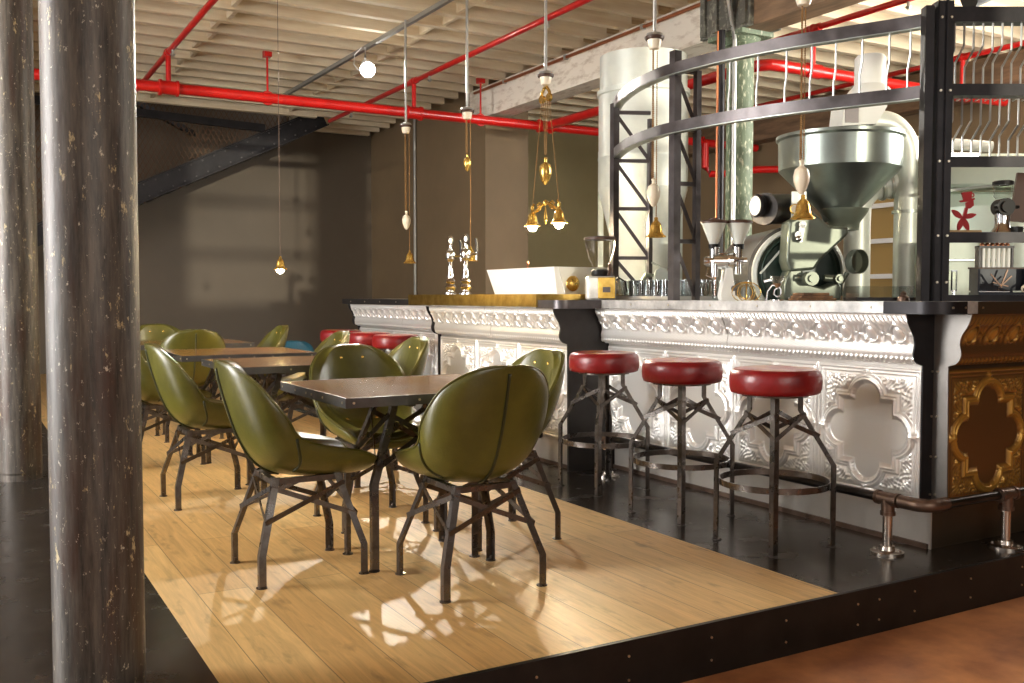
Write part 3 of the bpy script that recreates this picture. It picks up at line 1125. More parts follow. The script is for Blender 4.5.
def make_chair(leather, piping, label, group, low=False):
    t = thing('tub_chair', label, 'chair', (0, 0, 0), 0, group)
    P, vv = shell_grid()
    n = normals(P)
    ref = np.array([0.0, 0, .75]) - P
    s_ = np.sign((n * ref).sum(2).mean())
    n = n * s_
    nu, nv = P.shape[:2]
    uu = np.linspace(0, 1, nu)
    prof = np.sqrt(np.clip(1 - np.abs(vv) ** 6, 0, 1))[None, :] * np.sqrt(np.clip(1 - np.abs(2 * uu - 1) ** 8, 0, 1))[:, None]
    pad = np.where(uu < .42, .062, .04)
    pad = np.convolve(np.pad(pad, 4, mode='edge'), np.ones(9) / 9, 'valid')
    nc = n[:, nv // 2][:, None, :] * np.ones_like(n)
    kk = (np.clip((uu - .72) / .2, 0, 1) * .85)[:, None, None]
    ni = n * (1 - kk) + nc * kk
    ni /= np.linalg.norm(ni, axis=2)[..., None]
    inner = P + ni * (.020 + pad[:, None] * prof)[..., None]
    Q = P - n * .0
    g = G()
    o0 = len(g.v)
    g.v += P.reshape(-1, 3).tolist() + inner.reshape(-1, 3).tolist()
    m = nu * nv

    def idx(i, j):
        return i * nv + j
    for i in range(nu - 1):
        for j in range(nv - 1):
            g.f.append((idx(i, j), idx(i, j + 1), idx(i + 1, j + 1), idx(i + 1, j)))
            g.f.append((m + idx(i + 1, j), m + idx(i + 1, j + 1), m + idx(i, j + 1), m + idx(i, j)))
    loop = [(i, 0) for i in range(nu)] + [(nu - 1, j) for j in range(1, nv)] + [(i, nv - 1) for i in range(nu - 2, -1, -1)] + [(0, j) for j in range(nv - 2, 0, -1)]
    # rounded rim: one extra ring pushed outwards between the two skins
    cen = P.mean(axis=(0, 1))
    base = len(g.v)
    for (i, j) in loop:
        a = P[i, j]
        b = inner[i, j]
        i2 = min(max(i, 2), nu - 3)
        j2 = min(max(j, 2), nv - 3)
        out = a - P[i2, j2]
        ln = np.linalg.norm(out)
        out = out / ln if ln > 1e-6 else out
        g.v.append(((a + b) / 2 + out * .010).tolist())
    nl = len(loop)
    for k in range(nl):
        k2 = (k + 1) % nl
        a, b = idx(*loop[k]), idx(*loop[k2])
        g.f.append((a, b, base + k2, base + k))
        g.f.append((base + k, base + k2, m + b, m + a))
    g.mi = [0] * len(g.f)
    shell = g.build('shell', leather, t, 180)
    md = shell.modifiers.new('sub', 'SUBSURF')
    md.levels = md.render_levels = 1
    # piping: centre back seam, side darts, rim welt
    jc = nv // 2

    def on(i, j, d=.004):
        return tuple(P[i, j] - n[i, j] * d)
    G().tube([on(i, jc, .002) for i in range(16, nu - 6)], .006, 8, up=(0, 1, 0)).build('back_seam', piping, t, 180)
    for sgn in (-1, 1):
        pts = []
        for k in range(15):
            q = k / 14
            fi = 15.6 + 2.2 * q - 1.2 * math.sin(q * PI)
            fj = jc + sgn * jc * (.40 + .55 * q)
            i0, j0 = int(fi), min(int(fj), nv - 2)
            a_, b_ = fi - i0, fj - j0
            pts.append(tuple((P[i0, j0] * (1 - a_) + P[i0 + 1, j0] * a_) * (1 - b_) + (P[i0, j0 + 1] * (1 - a_) + P[i0 + 1, j0 + 1] * a_) * b_ - n[i0, j0] * .001))
        G().tube(pts, .006, 8).build('side_seam', piping, t, 180)
    g = G()
    rim = [tuple(P[i, j] * .97 + P[min(max(i, 1), nu - 2), min(max(j, 1), nv - 2)] * .03 - n[i, j] * .0015) for i, j in loop]
    g.tube(rim, .0035, 6, loop=True)
    g.build('rim_welt', leather, t, 180)
    for i, dj in ((33, 4), (33, -4), (19, 4), (19, -4)):
        c = inner[i, jc + dj]
        nn = Vector(n[i, jc + dj])
        Mx = Matrix.Translation(Vector(c)) @ nn.to_track_quat('Z', 'Y').to_matrix().to_4x4()
        G().lathe([(.009, -.004), (.009, .001), (.006, .003), (.001, .004)], 10, Mx).build('button', piping if low else M['polbrass'], t, 60)
    # frame under the seat
    g = G()
    for p, q in (((-.14, -.12, .395), (.15, -.12, .395)), ((-.14, .12, .395), (.15, .12, .395)), ((-.13, -.13, .395), (-.13, .13, .395)), ((.14, -.13, .395), (.14, .13, .395))):
        g.bar(p, q, .026, .022)
    g.build('seat_frame', M['leg'], t, 30)
    leg_set(t, [(.222, .222, 0), (.222, .222, .125), (.145, .14, .39), (.14, .132, .412)], .375, .245, .020)
    return t


CH = make_chair(M['green'], M['green_dark'], 'olive green leather tub chair nearest, its seamed back turned to the viewer', 'green tub chairs')
chairs = [
    (1.755, 3.41, PI / 2, None),
    (1.21, 3.915, 0, 'olive green tub chair in side view tucked into the nearest table beside the column'),
    (1.80, 4.60, -PI / 2, 'green tub chair with brass buttons facing forward across the nearest table'),
    (2.20, 4.00, PI, 'green tub chair at the bar side of the nearest table, one brass button showing'),
    (1.20, 5.51, 0, 'green tub chair in side view at the second table, beside the thick column'),
    (2.25, 5.63, PI, 'green tub chair just behind the button-backed chair, partly hiding the far stools'),
    (1.60, 8.05, PI / 2, 'green tub chair with its seamed back to us at the farthest table'),
    (1.60, 9.20, -PI / 2, 'farthest green tub chair facing us over the back table, row of buttons showing'),
    (1.21, 6.90, 0, 'green tub chair mostly hidden behind the thick front column'),
    (2.18, 6.85, PI, 'small green chair back peeping up between the third table and the far stools'),
    (2.22, 8.50, PI, 'small lone green chair back standing out against the dark rear wall'),
]
for i, (x, y, rz, lab) in enumerate(chairs):
    o = CH if i == 0 else dup(CH)
    if lab:
        o['label'] = lab
    o.location = (x, y, 0)
    o.rotation_euler.z = rz

TC = make_chair(M['teal'], M['teal'], 'low teal leather tub chair by the rear wall, under the hanging lamp', 'teal tub chairs', True)
for i, (x, y, rz, lab) in enumerate([(2.95, 10.8, .6, None), (3.42, 11.3, -2.0, 'low teal tub chair by the rear wall, middle of the three teal ones'),
                                    (3.55, 10.4, 2.6, 'low teal tub chair by the rear wall, closest to the far stools')]):
    o = TC if i == 0 else dup(TC)
    if lab:
        o['label'] = lab
    o.location = (x, y, 0)
    o.rotation_euler.z = rz
    o.scale = (1, 1, .68)


# ------------------------------------------------------------------ tables
def make_table(label, w, d):
    t = thing('cafe_table', label, 'table', (0, 0, 0), 0, 'metal-edged cafe tables')
    G().box(-w / 2 + .003, w / 2 - .003, -d / 2 + .003, d / 2 - .003, .718, .75).build('table_top', M['table_top'], t)
    g = G()
    for s_ in (-1, 1):
        g.box(s_ * w / 2 - .003, s_ * w / 2 + .003, -d / 2 - .003, d / 2 + .003, .712, .7505)
        g.box(-w / 2 + .003, w / 2 - .003, s_ * d / 2 - .003, s_ * d / 2 + .003, .712, .7505)
    e = g.build('edge_band', M['table_edge'], t)
    g = G()
    for s_ in (-1, 1):
        for x in (-w / 2 + .03, -w / 2 + .3, 0.02, w / 2 - .3, w / 2 - .03):
            g.cyl((x, s_ * d / 2, .731), (x, s_ * (d / 2 + .006), .731), .005, 8)
        for y in (-d / 2 + .03, -.16, -.02, .05, .2, d / 2 - .03):
            g.cyl((s_ * w / 2, y, .731), (s_ * (w / 2 + .006), y, .731), .005, 8)
    g.build('screw', M['stud'], e)
    g = G()
    for s_ in (-1, 1):
        g.bar((-w / 2 + .12, s_ * .10, .704), (w / 2 - .12, s_ * .10, .704), .03, .024)
        g.bar((s_ * .13, -d / 2 + .1, .704), (s_ * .13, d / 2 - .1, .704), .03, .022)
    g.build('top_frame', M['leg'], t, 30)
    leg_set(t, [(.245, .168, 0), (.245, .168, .36), (.135, .11, .66), (.13, .105, .70)], .64, .42, .022, pad=.024)
    return t


TB = make_table('nearest brown-topped metal-edged table, set among four green chairs', .89, .835)
for i, (x, y, lab) in enumerate([(1.70, 3.866, None), (1.735, 5.66, 'second metal-edged table back, just behind the nearest table'),
                                 (1.69, 6.87, 'third metal-edged table back, in front of the seamed chair back'),
                                 (1.69, 8.47, 'farthest metal-edged table between the two farthest facing green chairs')]):
    o = TB if i == 0 else dup(TB)
    if lab:
        o['label'] = lab
    o.location = (x, y, 0)


# ------------------------------------------------------------------ stools
def make_stool(label):
    t = thing('bar_stool', label, 'stool', (0, 0, 0), 0, 'red bar stools')
    R = .205
    pr = [(.001, .692), (R - .02, .692), (R - .006, .697), (R, .715), (R + .002, .745), (R, .775), (R - .008, .795), (R - .022, .804)]
    g = G()
    g.lathe(pr, 40, caps=False)
    cush = g.build('seat', M['redseat'], t, 60)
    g = G()
    g.lathe([(R - .022, .804), (R - .05, .808), (.10, .806), (.001, .803)], 40, caps=False)
    g.build('seat_top', M['seattop'], cush, 60)
    g = G()
    g.lathe([(.15, .680), (.15, .692)], 24)
    g.build('seat_plate', M['leg'], t, 30)
    leg_set(t, [(.192, .192, 0), (.192, .192, .37), (.088, .088, .615), (.088, .088, .682)], .60, .50, .020)
    g = G()
    rr = .247
    g.sweep([(rr * math.cos(2 * PI * k / 40), rr * math.sin(2 * PI * k / 40), .285) for k in range(40)], [(-.003, -.014), (.003, -.014), (.003, .014), (-.003, .014)], loop=True)
    g.build('foot_ring', M['leg'], t, 30)
    return t


SB = make_stool('nearest round red leather bar stool, closest to the bar corner')
for i, (x, y, rz, lab) in enumerate([(3.235, 3.235, .0, None), (3.25, 3.91, .1, 'middle one of the three nearest red bar stools'),
                                     (3.30, 4.68, .05, 'red bar stool in front of the dark steel pilaster, third from the bar corner'),
                                     (3.27, 7.73, .1, 'red bar stool of the far group showing the most cushion, beside the green chair'),
                                     (3.27, 8.36, .0, 'middle red bar stool of the far group of three'),
                                     (3.27, 9.1, .2, 'farthest red bar stool, against the dark rear wall')]):
    o = SB if i == 0 else dup(SB)
    if lab:
        o['label'] = lab
    o.location = (x, y, 0)
    o.rotation_euler.z = rz


# ------------------------------------------------------------------ pendants
BELL = [(.067, 0), (.065, .006), (.05, .018), (.042, .035), (.037, .065), (.030, .088), (.018, .100), (.012, .108), (.012, .125), (.004, .13)]


def bell(g, c, k=1.0):
    T = Matrix.Translation(c)
    g.lathe([(r_ * k, z * k) for r_, z in BELL], 24, T, caps=False)
    g.lathe([(max(r_ - .004, .001) * k, (z - .001) * k) for r_, z in BELL[:8]][::-1], 24, T, caps=False)


def chain(g, p, q, step=.012, r_=.0045):
    p = Vector(p)
    q = Vector(q)
    n = max(2, int((q - p).length / step))
    d = (q - p).normalized()
    g.tube([p, q], .0022, 5)
    for i in range(n):
        c = p.lerp(q, (i + .5) / n)
        g.sph(c, r_, 1.2, 6)


def rod_socket(t, zs, two=True):
    G().tube([(0, 0, zs + .04), (0, 0, 3.84)], .012, 10).build('rod', M['rod'], t)
    g = G()
    g.lathe([(.02, zs + .075), (.05, zs + .065), (.054, zs + .05), (.03, zs + .045)], 20)
    s_ = g.build('socket_cap', M['rod'], t)
    g = G()
    g.lathe([(.056, zs + .025), (.062, zs + .035), (.062, zs + .045), (.05, zs + .05)], 20)
    g.build('collar', M['brownwood'], t)
    g = G()
    g.lathe([(.012, zs - .035), (.032, zs - .03), (.042, zs), (.046, zs + .028)], 20)
    g.build('socket', M['cream'], t)


def egg(g, z, k=1.0):
    g.lathe([(.004 * k, z - .075 * k), (.012 * k, z - .07 * k), (.026 * k, z - .05 * k), (.040 * k, z - .01 * k), (.043 * k, z + .02 * k), (.034 * k, z + .055 * k), (.012 * k, z + .072 * k), (.01 * k, z + .085 * k), (.015 * k, z + .1 * k), (.003 * k, z + .11 * k)], 20)


def pendant(y, zs, zcw, zb, label, cwmat=None, urn=False):
    t = thing('pendant_lamp', label, 'lamp', (3.87, y, 0), 0, 'rise-and-fall bell lamps on rods')
    rod_socket(t, zs)
    g = G()
    chain(g, (-.012, 0, zs - .03), (-.012, 0, zcw + .10))
    chain(g, (.0, .008, zs - .03), (.004, .006, zcw + .10))
    chain(g, (.046, .03, zs - .03), (.046, .03, zb + .12))
    g.build('chain', M['cord'], t)
    g = G()
    egg(g, zcw, .85 if urn else 1.0)
    g.build('counterweight', cwmat or M['cream'], t)
    g = G()
    bell(g, (.046, .03, zb))
    b_ = g.build('bell_shade', M['polbrass'], t, 60)
    G().sph((.046, .03, zb + .03), .022).build('bulb', M['bulb_dim'], b_)
    return t


pendant(8.87, 2.77, 1.87, 1.465, 'brass bell lamp hanging farthest over the bar, by the grey wall conduit')
pendant(7.55, 2.70, 2.28, 1.445, 'brass bell lamp hanging just in front of the chrome beer taps', M['polbrass'], True)
pendant(4.95, 2.73, 1.78, 1.515, 'brass bell lamp with egg counterweight hanging over the glasses')
pendant(3.70, 2.68, 1.745, 1.545, 'brass bell lamp hanging nearest, in front of the roaster hopper')

t = thing('double_pendant_lamp', 'lit twin brass bell lamp on a scrolled bar with urn counterweight', 'lamp', (3.87, 6.26, 0))
rod_socket(t, 2.75)
zb = 1.81
g = G()
for dy in (-.03, 0, .03):
    chain(g, (0, dy, 2.62), (0, dy * .4, 2.2), .014, .0035)
chain(g, (0, -.05, 2.62), (0, -.19, zb + .02), .014, .0035)
chain(g, (0, .05, 2.62), (0, .19, zb + .02), .014, .0035)
g.build('chain', M['cord'], t)
g = G()
g.tube([(0, -.06, 2.60), (0, -.055, 2.66), (0, -.02, 2.70), (0, .02, 2.70), (0, .055, 2.66), (0, .06, 2.60)], .012, 8, up=(1, 0, 0))
g.cyl((-.012, -.05, 2.62), (.012, -.05, 2.62), .03, 14)
g.cyl((-.012, .05, 2.62), (.012, .05, 2.62), .03, 14)
g.build('pulley', M['polbrass'], t)
g = G()
egg(g, 2.06, 1.15)
g.build('counterweight', M['polbrass'], t)
g = G()
g.tube([(0, .19 * math.sin(a), zb + .028 * math.cos(2 * a * 1.6)) for a in np.linspace(-PI / 2, PI / 2, 25)], .013, 8, up=(1, 0, 0))
for s_ in (-1, 1):
    g.tube([(0, s_ * (.09 + .03 * math.cos(a)), zb + .01 + .025 * math.sin(a)) for a in np.linspace(0, 5.2, 14)], .008, 6, up=(1, 0, 0))
    g.tube([(0, s_ * .19, zb - .02), (0, s_ * .2, zb + .01), (0, s_ * .17, zb + .03)], .011, 8, up=(1, 0, 0))
g.sph((0, 0, zb + .03), .022)
g.tube([(0, 0, zb), (0, -.012, zb - .05), (0, -.014, zb - .1), (0, 0, zb - .125), (0, .014, zb - .1), (0, .012, zb - .05), (0, 0, zb)], .006, 6, up=(1, 0, 0))
g.build('scrolled_bar', M['polbrass'], t)
for s_ in (-1, 1):
    g = G()
    bell(g, (0, s_ * .19, zb - .135), 1.0)
    b_ = g.build('bell_shade', M['polbrass'], t, 60)
    G().sph((0, s_ * .19, zb - .14), .034).build('bulb', M['bulb'], b_)

t = thing('wire_pendant_lamp', 'small warm glowing lamp on a long thin wire before the dark rear wall', 'lamp', (2.2, 7.5, 0))
G().tube([(0, 0, 1.45), (0, 0, 3.85)], .002, 6).build('wire', M['iron_fit'], t)
g = G()
bell(g, (0, 0, 1.345), .8)
b_ = g.build('bell_shade', M['polbrass'], t, 60)
G().sph((0, 0, 1.342), .03).build('bulb', M['bulb_small'], b_)
# ------------------------------------------------------------------ steel frame over the bar
t = thing('steel_shelf_frame', 'curved blackened steel gantry with glass hooks standing on the bar counter', 'shelf frame', (0, 0, 0))
RT = [(3.99, 5.56), (3.87, 5.34), (3.73, 5.0), (3.665, 4.72), (3.645, 4.5), (3.69, 4.1), (3.79, 3.74), (3.90, 3.48), (4.02, 3.23), (4.07, 3.09)]
rt = catmull(RT, 60)
for z, nm in ((2.46, 'rail'), (2.12, 'rail')):
    pth = [(x, y, z) for x, y in rt]
    G().sweep(pth, [(-.005, -.03), (.005, -.03), (.005, .03), (-.005, .03)]).build('rail', M['frame_steel'], t, 30)
    G().sweep([(x, y, z - .03) for x, y in rt], [(0, -.004), (0, .004), (-.05, .004), (-.05, -.004)]).build('rail_flange', M['mint'] if False else M['galv'], t, 30)
EX, EY = math.cos(THETA), -math.sin(THETA)


def ladder(x, y, dx, dy, z1, bays, w=.03):
    n_ = len(bays)
    G().box(x - w / 2 - .008, x + w / 2 + .008, y - w / 2 - .008, y + w / 2 + .008, 1.11, z1).build('post', M['frame_steel'], t, 30)
    G().box(x + dx - w / 2, x + dx + w / 2, y + dy - w / 2, y + dy + w / 2, 1.11, z1 - .1).build('post', M['frame_steel'], t, 30)
    for a, b_ in zip(bays, bays[1:]):
        G().bar((x, y, b_), (x + dx, y + dy, b_), .024, .024).build('cross_bar', M['frame_steel'], t, 30)
        G().bar((x, y, b_), (x + dx, y + dy, a), .006, .024).build('diagonal_brace', M['frame_steel'], t, 30)


ladder(3.96, 5.50, .23, -.10, 2.46, [1.12, 1.40, 1.74, 2.07, 2.40])
ladder(3.69, 4.52, .155, -.015, 2.57, [1.12, 1.46, 1.80, 2.12, 2.46], .035)
# corner posts
cx_, cy_ = 4.075, 3.03
g = G()
g.box(-.085, -.045, -.03, .03, 1.11, 2.50, Matrix.Translation((cx_, cy_, 0)) @ Matrix.Rotation(-THETA, 4, 'Z'))
g.build('post', M['black_steel'], t, 30)
g = G()
Mc = Matrix.Translation((cx_, cy_, 0)) @ Matrix.Rotation(-THETA, 4, 'Z')
g.box(-.035, .04, -.045, -.037, 1.11, 2.52, Mc)
g.box(-.035, -.028, -.045, .03, 1.11, 2.52, Mc)
g.box(.002, .008, -.06, -.04, 1.11, 2.52, Mc)
g.build('post', M['black_steel'], t, 30)
g = G()
for z in (1.2, 1.42, 1.77, 2.10, 2.44):
    g.cyl(Mc @ Vector((-.018, -.045, z)), Mc @ Vector((-.018, -.053, z)), .006, 8)
    g.cyl(Mc @ Vector((.026, -.045, z)), Mc @ Vector((.026, -.053, z)), .006, 8)
g.build('bolt', M['stud'], t)


def fr(s_, d, z):
    return Mc @ Vector((s_, d, z))


SL = .78
for z, h_, nm in ((2.455, .07, 'rail'), (2.105, .055, 'rail'), (1.768, .05, 'shelf'), (1.412, .05, 'shelf'), (1.125, .03, 'shelf')):
    g = G()
    g.box(.04, SL, -.045, -.037, z - h_ / 2, z + h_ / 2, Mc)
    if nm == 'shelf':
        g.box(.04, SL, -.037, .16, z + h_ / 2 - .012, z + h_ / 2, Mc)
    else:
        g.box(.04, SL, -.037, .03, z - h_ / 2, z - h_ / 2 + .006, Mc)
    g.build(nm, M['black_steel'], t, 30)
G().box(SL, SL + .05, -.045, .16, 1.11, 2.52, Mc).build('post', M['black_steel'], t, 30)
G().box(.0, .03, .14, .17, 1.11, 2.50, Mc).build('post', M['black_steel'], t, 30)


def hook(P, z1, z2, v, k):
    """bent rod hung between two rails, kinked half way"""
    zm = z1 + (z2 - z1) * (.38 if k % 2 else .45)
    P = Vector(P)
    v = Vector(v)
    g = G()
    g.tube([P + Vector((0, 0, z1)) + v * .35, P + Vector((0, 0, z1)), P + Vector((0, 0, zm)), P + v * .55 + Vector((0, 0, zm - .06)), P + v * .55 + Vector((0, 0, z2))], .0055, 6, up=(.3, .8, .1))
    return g.build('glass_hook', M['rod'], t)


bk = Vector((math.sin(THETA), math.cos(THETA), 0)) * .16
for k in range(13):
    p = fr(.055 + k * .045, -.02, 0)
    hook(p, 2.43, 2.13, bk, k)
    hook(fr(.055 + k * .045 + .02, .03, 0), 2.08, 1.80, bk, k + 1)
for k in range(9):
    x, y = rt[57 - k * 3]
    hook((x + .04, y + .015, 0), 2.43, 2.12, bk * .35, k)
L = thing('shelf_strip_light', 'short glaring white light bar on the upper shelf beside the corner post', 'lamp', (0, 0, 0))
G().box(.055, .19, .0, .03, 1.795, 1.815, Mc).build('light_tube', M['strip'], L)
G().box(.05, .195, .0, .032, 1.793, 1.796, Mc).build('housing', M['white'], L)


# ------------------------------------------------------------------ things on the bar
def at(px, D, z):
    """world point seen at column px, at camera depth D"""
    lat = (px - 512) / 969 * D
    return Vector((D * math.sin(THETA) + lat * math.cos(THETA), D * math.cos(THETA) - lat * math.sin(THETA), z))


def beer_tap(x, y, label):
    t = thing('beer_tap', label, 'beer tap', (x, y, 1.149), -THETA, 'chrome beer taps')
    g = G()
    g.lathe([(.05, 0), (.05, .012), (.034, .02), (.030, .03), (.040, .045), (.046, .06), (.040, .075), (.03, .085), (.034, .095), (.042, .105), (.036, .12), (.026, .13),
             (.028, .15), (.022, .17), (.019, .26), (.024, .275), (.036, .285), (.040, .30), (.040, .335), (.034, .35), (.016, .362), (.013, .38)], 24)
    g.build('column', M['chrome'], t)
    g = G()
    g.cyl((.03, 0, .315), (.085, 0, .315), .014, 12)
    g.cyl((.085, 0, .33), (.085, 0, .27), .011, 12, .008)
    g.build('spout', M['chrome'], t)
    g = G()
    g.lathe([(.012, 0), (.016, .004)], 8, Matrix.Translation((.085, 0, .33)))
    g.tube([(.085, 0, .335), (.087, 0, .39), (.078, 0, .44)], .012, 8)
    g.build('handle', M['plastic'], t)
    g = G()
    Md = Matrix.Translation((0, 0, .435)) @ Matrix.Rotation(PI / 2, 4, 'X') @ Matrix.Diagonal((.72, 1.15, 1, 1))
    g.lathe([(.002, -.012), (.03, -.012), (.035, -.006), (.035, .006), (.03, .012), (.002, .012)], 24, Md)
    g.cyl((0, 0, .37), (0, 0, .40), .012, 12)
    g.build('badge', M['chrome'], t)
    g = G()
    g.lathe([(.001, .0125), (.02, .013)], 20, Md)
    g.lathe([(.02, .0131), (.002, .0132)], 20, Md)
    g.build('badge_face', M['white'], t)
    return t


beer_tap(3.47, 7.07, 'chrome beer tap on the brass slab, closer to its far end')
beer_tap(3.46, 6.78, 'chrome beer tap on the brass slab, behind the bell lamp')

# espresso machine back
t = thing('espresso_machine', 'white coffee machine with round chrome knob on the brass slab', 'coffee machine', (0, 0, 0))
z0, z1 = 1.149, 1.335
g = G()
A = [Vector(p) for p in ((3.55, 5.59, z0), (3.55, 6.47, z0), (3.98, 6.47, z0), (3.98, 5.59, z0))]
B = [Vector(p) for p in ((3.50, 5.55, z1), (3.50, 6.51, z1), (3.99, 6.51, z1), (3.99, 5.55, z1))]
g.rings([A[::-1], B[::-1]])
g.build('body', M['white'], t)
g = G()
g.rings([[p + Vector((.07, .004, -.016)) for p in (A[0], A[3])] + [p + Vector((.03, -.004, -.004)) for p in (B[3], B[0])],
         [p + Vector((.07, -.006, -.016)) for p in (A[0], A[3])] + [p + Vector((.03, -.010, -.004)) for p in (B[3], B[0])]])
g.build('side_panel', M['white_metal'], t)
g = G()
Mk = Matrix.Translation((3.655, 5.565, 1.222)) @ Matrix.Rotation(PI / 2, 4, 'X')
g.lathe([(.05, 0), (.054, .012), (.048, .022), (.03, .034), (.012, .04), (.001, .041)], 24, Mk)
g.build('knob', M['polbrass'], t)
g = G()
g.tube([(3.56, 6.0, z1), (3.56, 6.0, z1 + .03), (3.58, 6.03, z1 + .045)], .010, 8)
g.build('lever', M['copper'], t)

t = thing('coffee_grinder', 'coffee grinder with clear bean hopper and dark lid beside the white machine', 'grinder', (3.665, 5.245, 1.11), -THETA)
g = G()
g.bbox(-.092, .098, -.075, .085, .0, .155, .012)
g.build('body', M['counter'], t)
g = G()
g.bbox(-.02, .092, -.083, -.073, .01, .148, .003)
g.build('front_plate', M['brass'], t)
G().box(.01, .06, -.086, -.082, .05, .085).build('badge', M['frame_steel'], t)
g = G()
g.lathe([(.055, .155), (.06, .165), (.06, .19), (.045, .2)], 20)
g.build('collar', M['plastic'], t)
g = G()
g.lathe([(.040, .195), (.045, .21), (.075, .27), (.095, .34), (.103, .395)], 28, caps=False)
g.build('hopper', M['glass'], t)
g = G()
g.lathe([(.107, .392), (.107, .408), (.09, .414), (.001, .415)], 28)
g.build('lid', M['brownwood'], t)
g = G()
g.tube([(.05, -.05, .16), (.06, -.07, .2), (.052, -.075, .235)], .01, 8)
g.build('lever', M['brownwood'], t)
g = G()
g.tube([(.09, 0, .12), (.12, .02, .15), (.17, .03, .12), (.18, .03, .05)], .006, 6)
g.build('cord', M['plastic'], t)

# drinking glasses
GR = [(.026, 0), (.030, .004), (.033, .05), (.036, .10), (.0365, .118), (.0345, .118), (.031, .05), (.027, .009), (.001, .008)]
gl0 = G().lathe(GR, 20, caps=False).build('drinking_glass', M['glass'])
k = 0
for i, x in enumerate((3.86, 3.95, 4.04, 4.13)):
    for j in range(11):
        y = 4.70 + .083 * j - .02 * (i % 2)
        if abs(x - 3.69) < .06 and abs(y - 4.52) < .06:
            continue
        if (x - 4.07) ** 2 + (y - 5.47) ** 2 < .03 or y > 5.36:
            continue
        o = gl0 if k == 0 else gl0.copy()
        if k:
            COL.objects.link(o)
        o.location = (x, y, 1.122)
        tag(o, 'clear drinking glass in the packed tray of glasses on the bar', 'glass', 'glasses in the tray')
        k += 1
for j, (x, y) in enumerate(((3.92, 4.40), (3.93, 4.31), (4.02, 4.40), (4.03, 4.28))):
    o = gl0.copy()
    COL.objects.link(o)
    o.location = (x, y, 1.11)
    tag(o, 'clear drinking glass standing loose behind the black frame post', 'glass', 'loose glasses behind the post')
g = G()
g.box(3.81, 4.18, 4.64, 5.40, 1.11, 1.114)
for a in ((3.81, 3.815, 4.64, 5.40), (4.175, 4.18, 4.64, 5.40), (3.81, 4.18, 4.64, 4.645), (3.81, 4.18, 5.395, 5.40)):
    g.box(*a, 1.11, 1.135)
g.box(3.815, 4.175, 4.645, 5.395, 1.114, 1.121)
tag(g.build('glass_tray', M['rod']), 'shallow metal tray under the packed drinking glasses', 'tray')
t = thing('brass_tap', 'small metal tap standing behind the drinking glasses', 'tap', at(660, 6.75, 0.0), -THETA)
g = G()
g.tube([(0, 0, 0), (0, 0, 1.28), (-.1, 0, 1.28), (-.12, 0, 1.24)], .02, 10, up=(0, 1, 0))
g.build('body', M['machine'], t)
g = G()
g.cyl((-.0, -.03, 1.28), (-.0, -.07, 1.28), .05, 16)
g.tube([(.0, 0, 1.3), (0, 0, 1.34), (-.06, 0, 1.37)], .007, 6, up=(0, 1, 0))
g.build('handle', M['galv'], t)

# twin grinder
P0 = at(729, 5.62, 1.11)
t = thing('twin_hopper_grinder', 'chrome grinder with two conical hoppers on a white stand', 'grinder', P0, -THETA)
s_ = 5.62 / 969


def tx(px):
    return (px - 729) * s_


def tz(py):
    return (300 - py) * s_


g = G()
g.prism([(tx(720), 0), (tx(743), 0), (tx(740), .012), (tx(733), .03), (tx(730), tz(268)), (tx(724), tz(268)), (tx(719), .03)], -.05, .05, Matrix.Rotation(PI / 2, 4, 'X'))
g.build('stand', M['white_metal'], t)
g = G()
Mx = Matrix.Translation((0, 0, tz(261))) @ Matrix.Rotation(PI / 2, 4, 'Y')
g.lathe([(.02, tx(703)), (.03, tx(706)), (.03, tx(711)), (.046, tx(712)), (.050, tx(726)), (.056, tx(727)), (.056, tx(731)), (.04, tx(732)), (.034, tx(736)), (.03, tx(741)), (.022, tx(742)), (.022, tx(746)), (.001, tx(746.5))], 22, Mx)
for px in (714, 737):
    g.cyl((tx(px), 0, tz(262)), (tx(px), 0, tz(247)), .026, 14, .03)
g.cyl((tx(713), -.02, tz(262)), (tx(713), -.03, tz(277)), .022, 12)
g.cyl((tx(736), -.02, tz(262)), (tx(736), -.03, tz(274)), .02, 12)
g.build('grinder_body', M['chrome'], t)
g = G()
g.tube([(tx(706), -.03, tz(268)), (tx(704), -.06, tz(275)), (tx(712), -.07, tz(279))], .006, 6)
g.build('lever', M['chrome'], t)
for px in (713, 738):
    g = G()
    g.lathe([(.028, tz(249)), (.03, tz(244))], 16, Matrix.Translation((tx(px), 0, 0)))
    g.build('hopper_neck', M['plastic'], t)
    g = G()
    g.lathe([(.022, tz(245)), (.026, tz(243)), (.072, tz(223))], 28, Matrix.Translation((tx(px), 0, 0)), caps=False)
    hop = g.build('hopper', M['galv2'], t)
    g = G()
    g.lathe([(.077, tz(223.5)), (.078, tz(221.5)), (.07, tz(220.5)), (.001, tz(220))], 28, Matrix.Translation((tx(px), 0, 0)))
    if px == 713:
        g.cyl((tx(px), 0, tz(220.5)), (tx(px), 0, tz(218.5)), .03, 12)
    g.build('lid', M['brownwood'], hop)
g = G()
Mb = Matrix.Translation((tx(731.5), -.051, tz(288))) @ Matrix.Rotation(PI / 2, 4, 'X')
g.lathe([(.001, .004), (.014, .004), (.016, 0)], 16, Mb)
g.build('badge', M['frame_steel'], t)

g = G()
p = at(746, 5.5, 1.112)
for k in range(4):
    a0 = k * .8
    g.tube([(p.x + (.05 + .01 * k) * math.cos(a) * math.cos(a0), p.y + (.05 + .01 * k) * math.cos(a) * math.sin(a0), p.z + .045 + (.04 + .006 * k) * math.sin(a)) for a in np.linspace(0, 2 * PI, 18, endpoint=False)], .003, 5, loop=True)
tag(g.build('wire_loops', M['polbrass']), 'loose coil of yellow wire lying beside the twin grinder', 'wire')

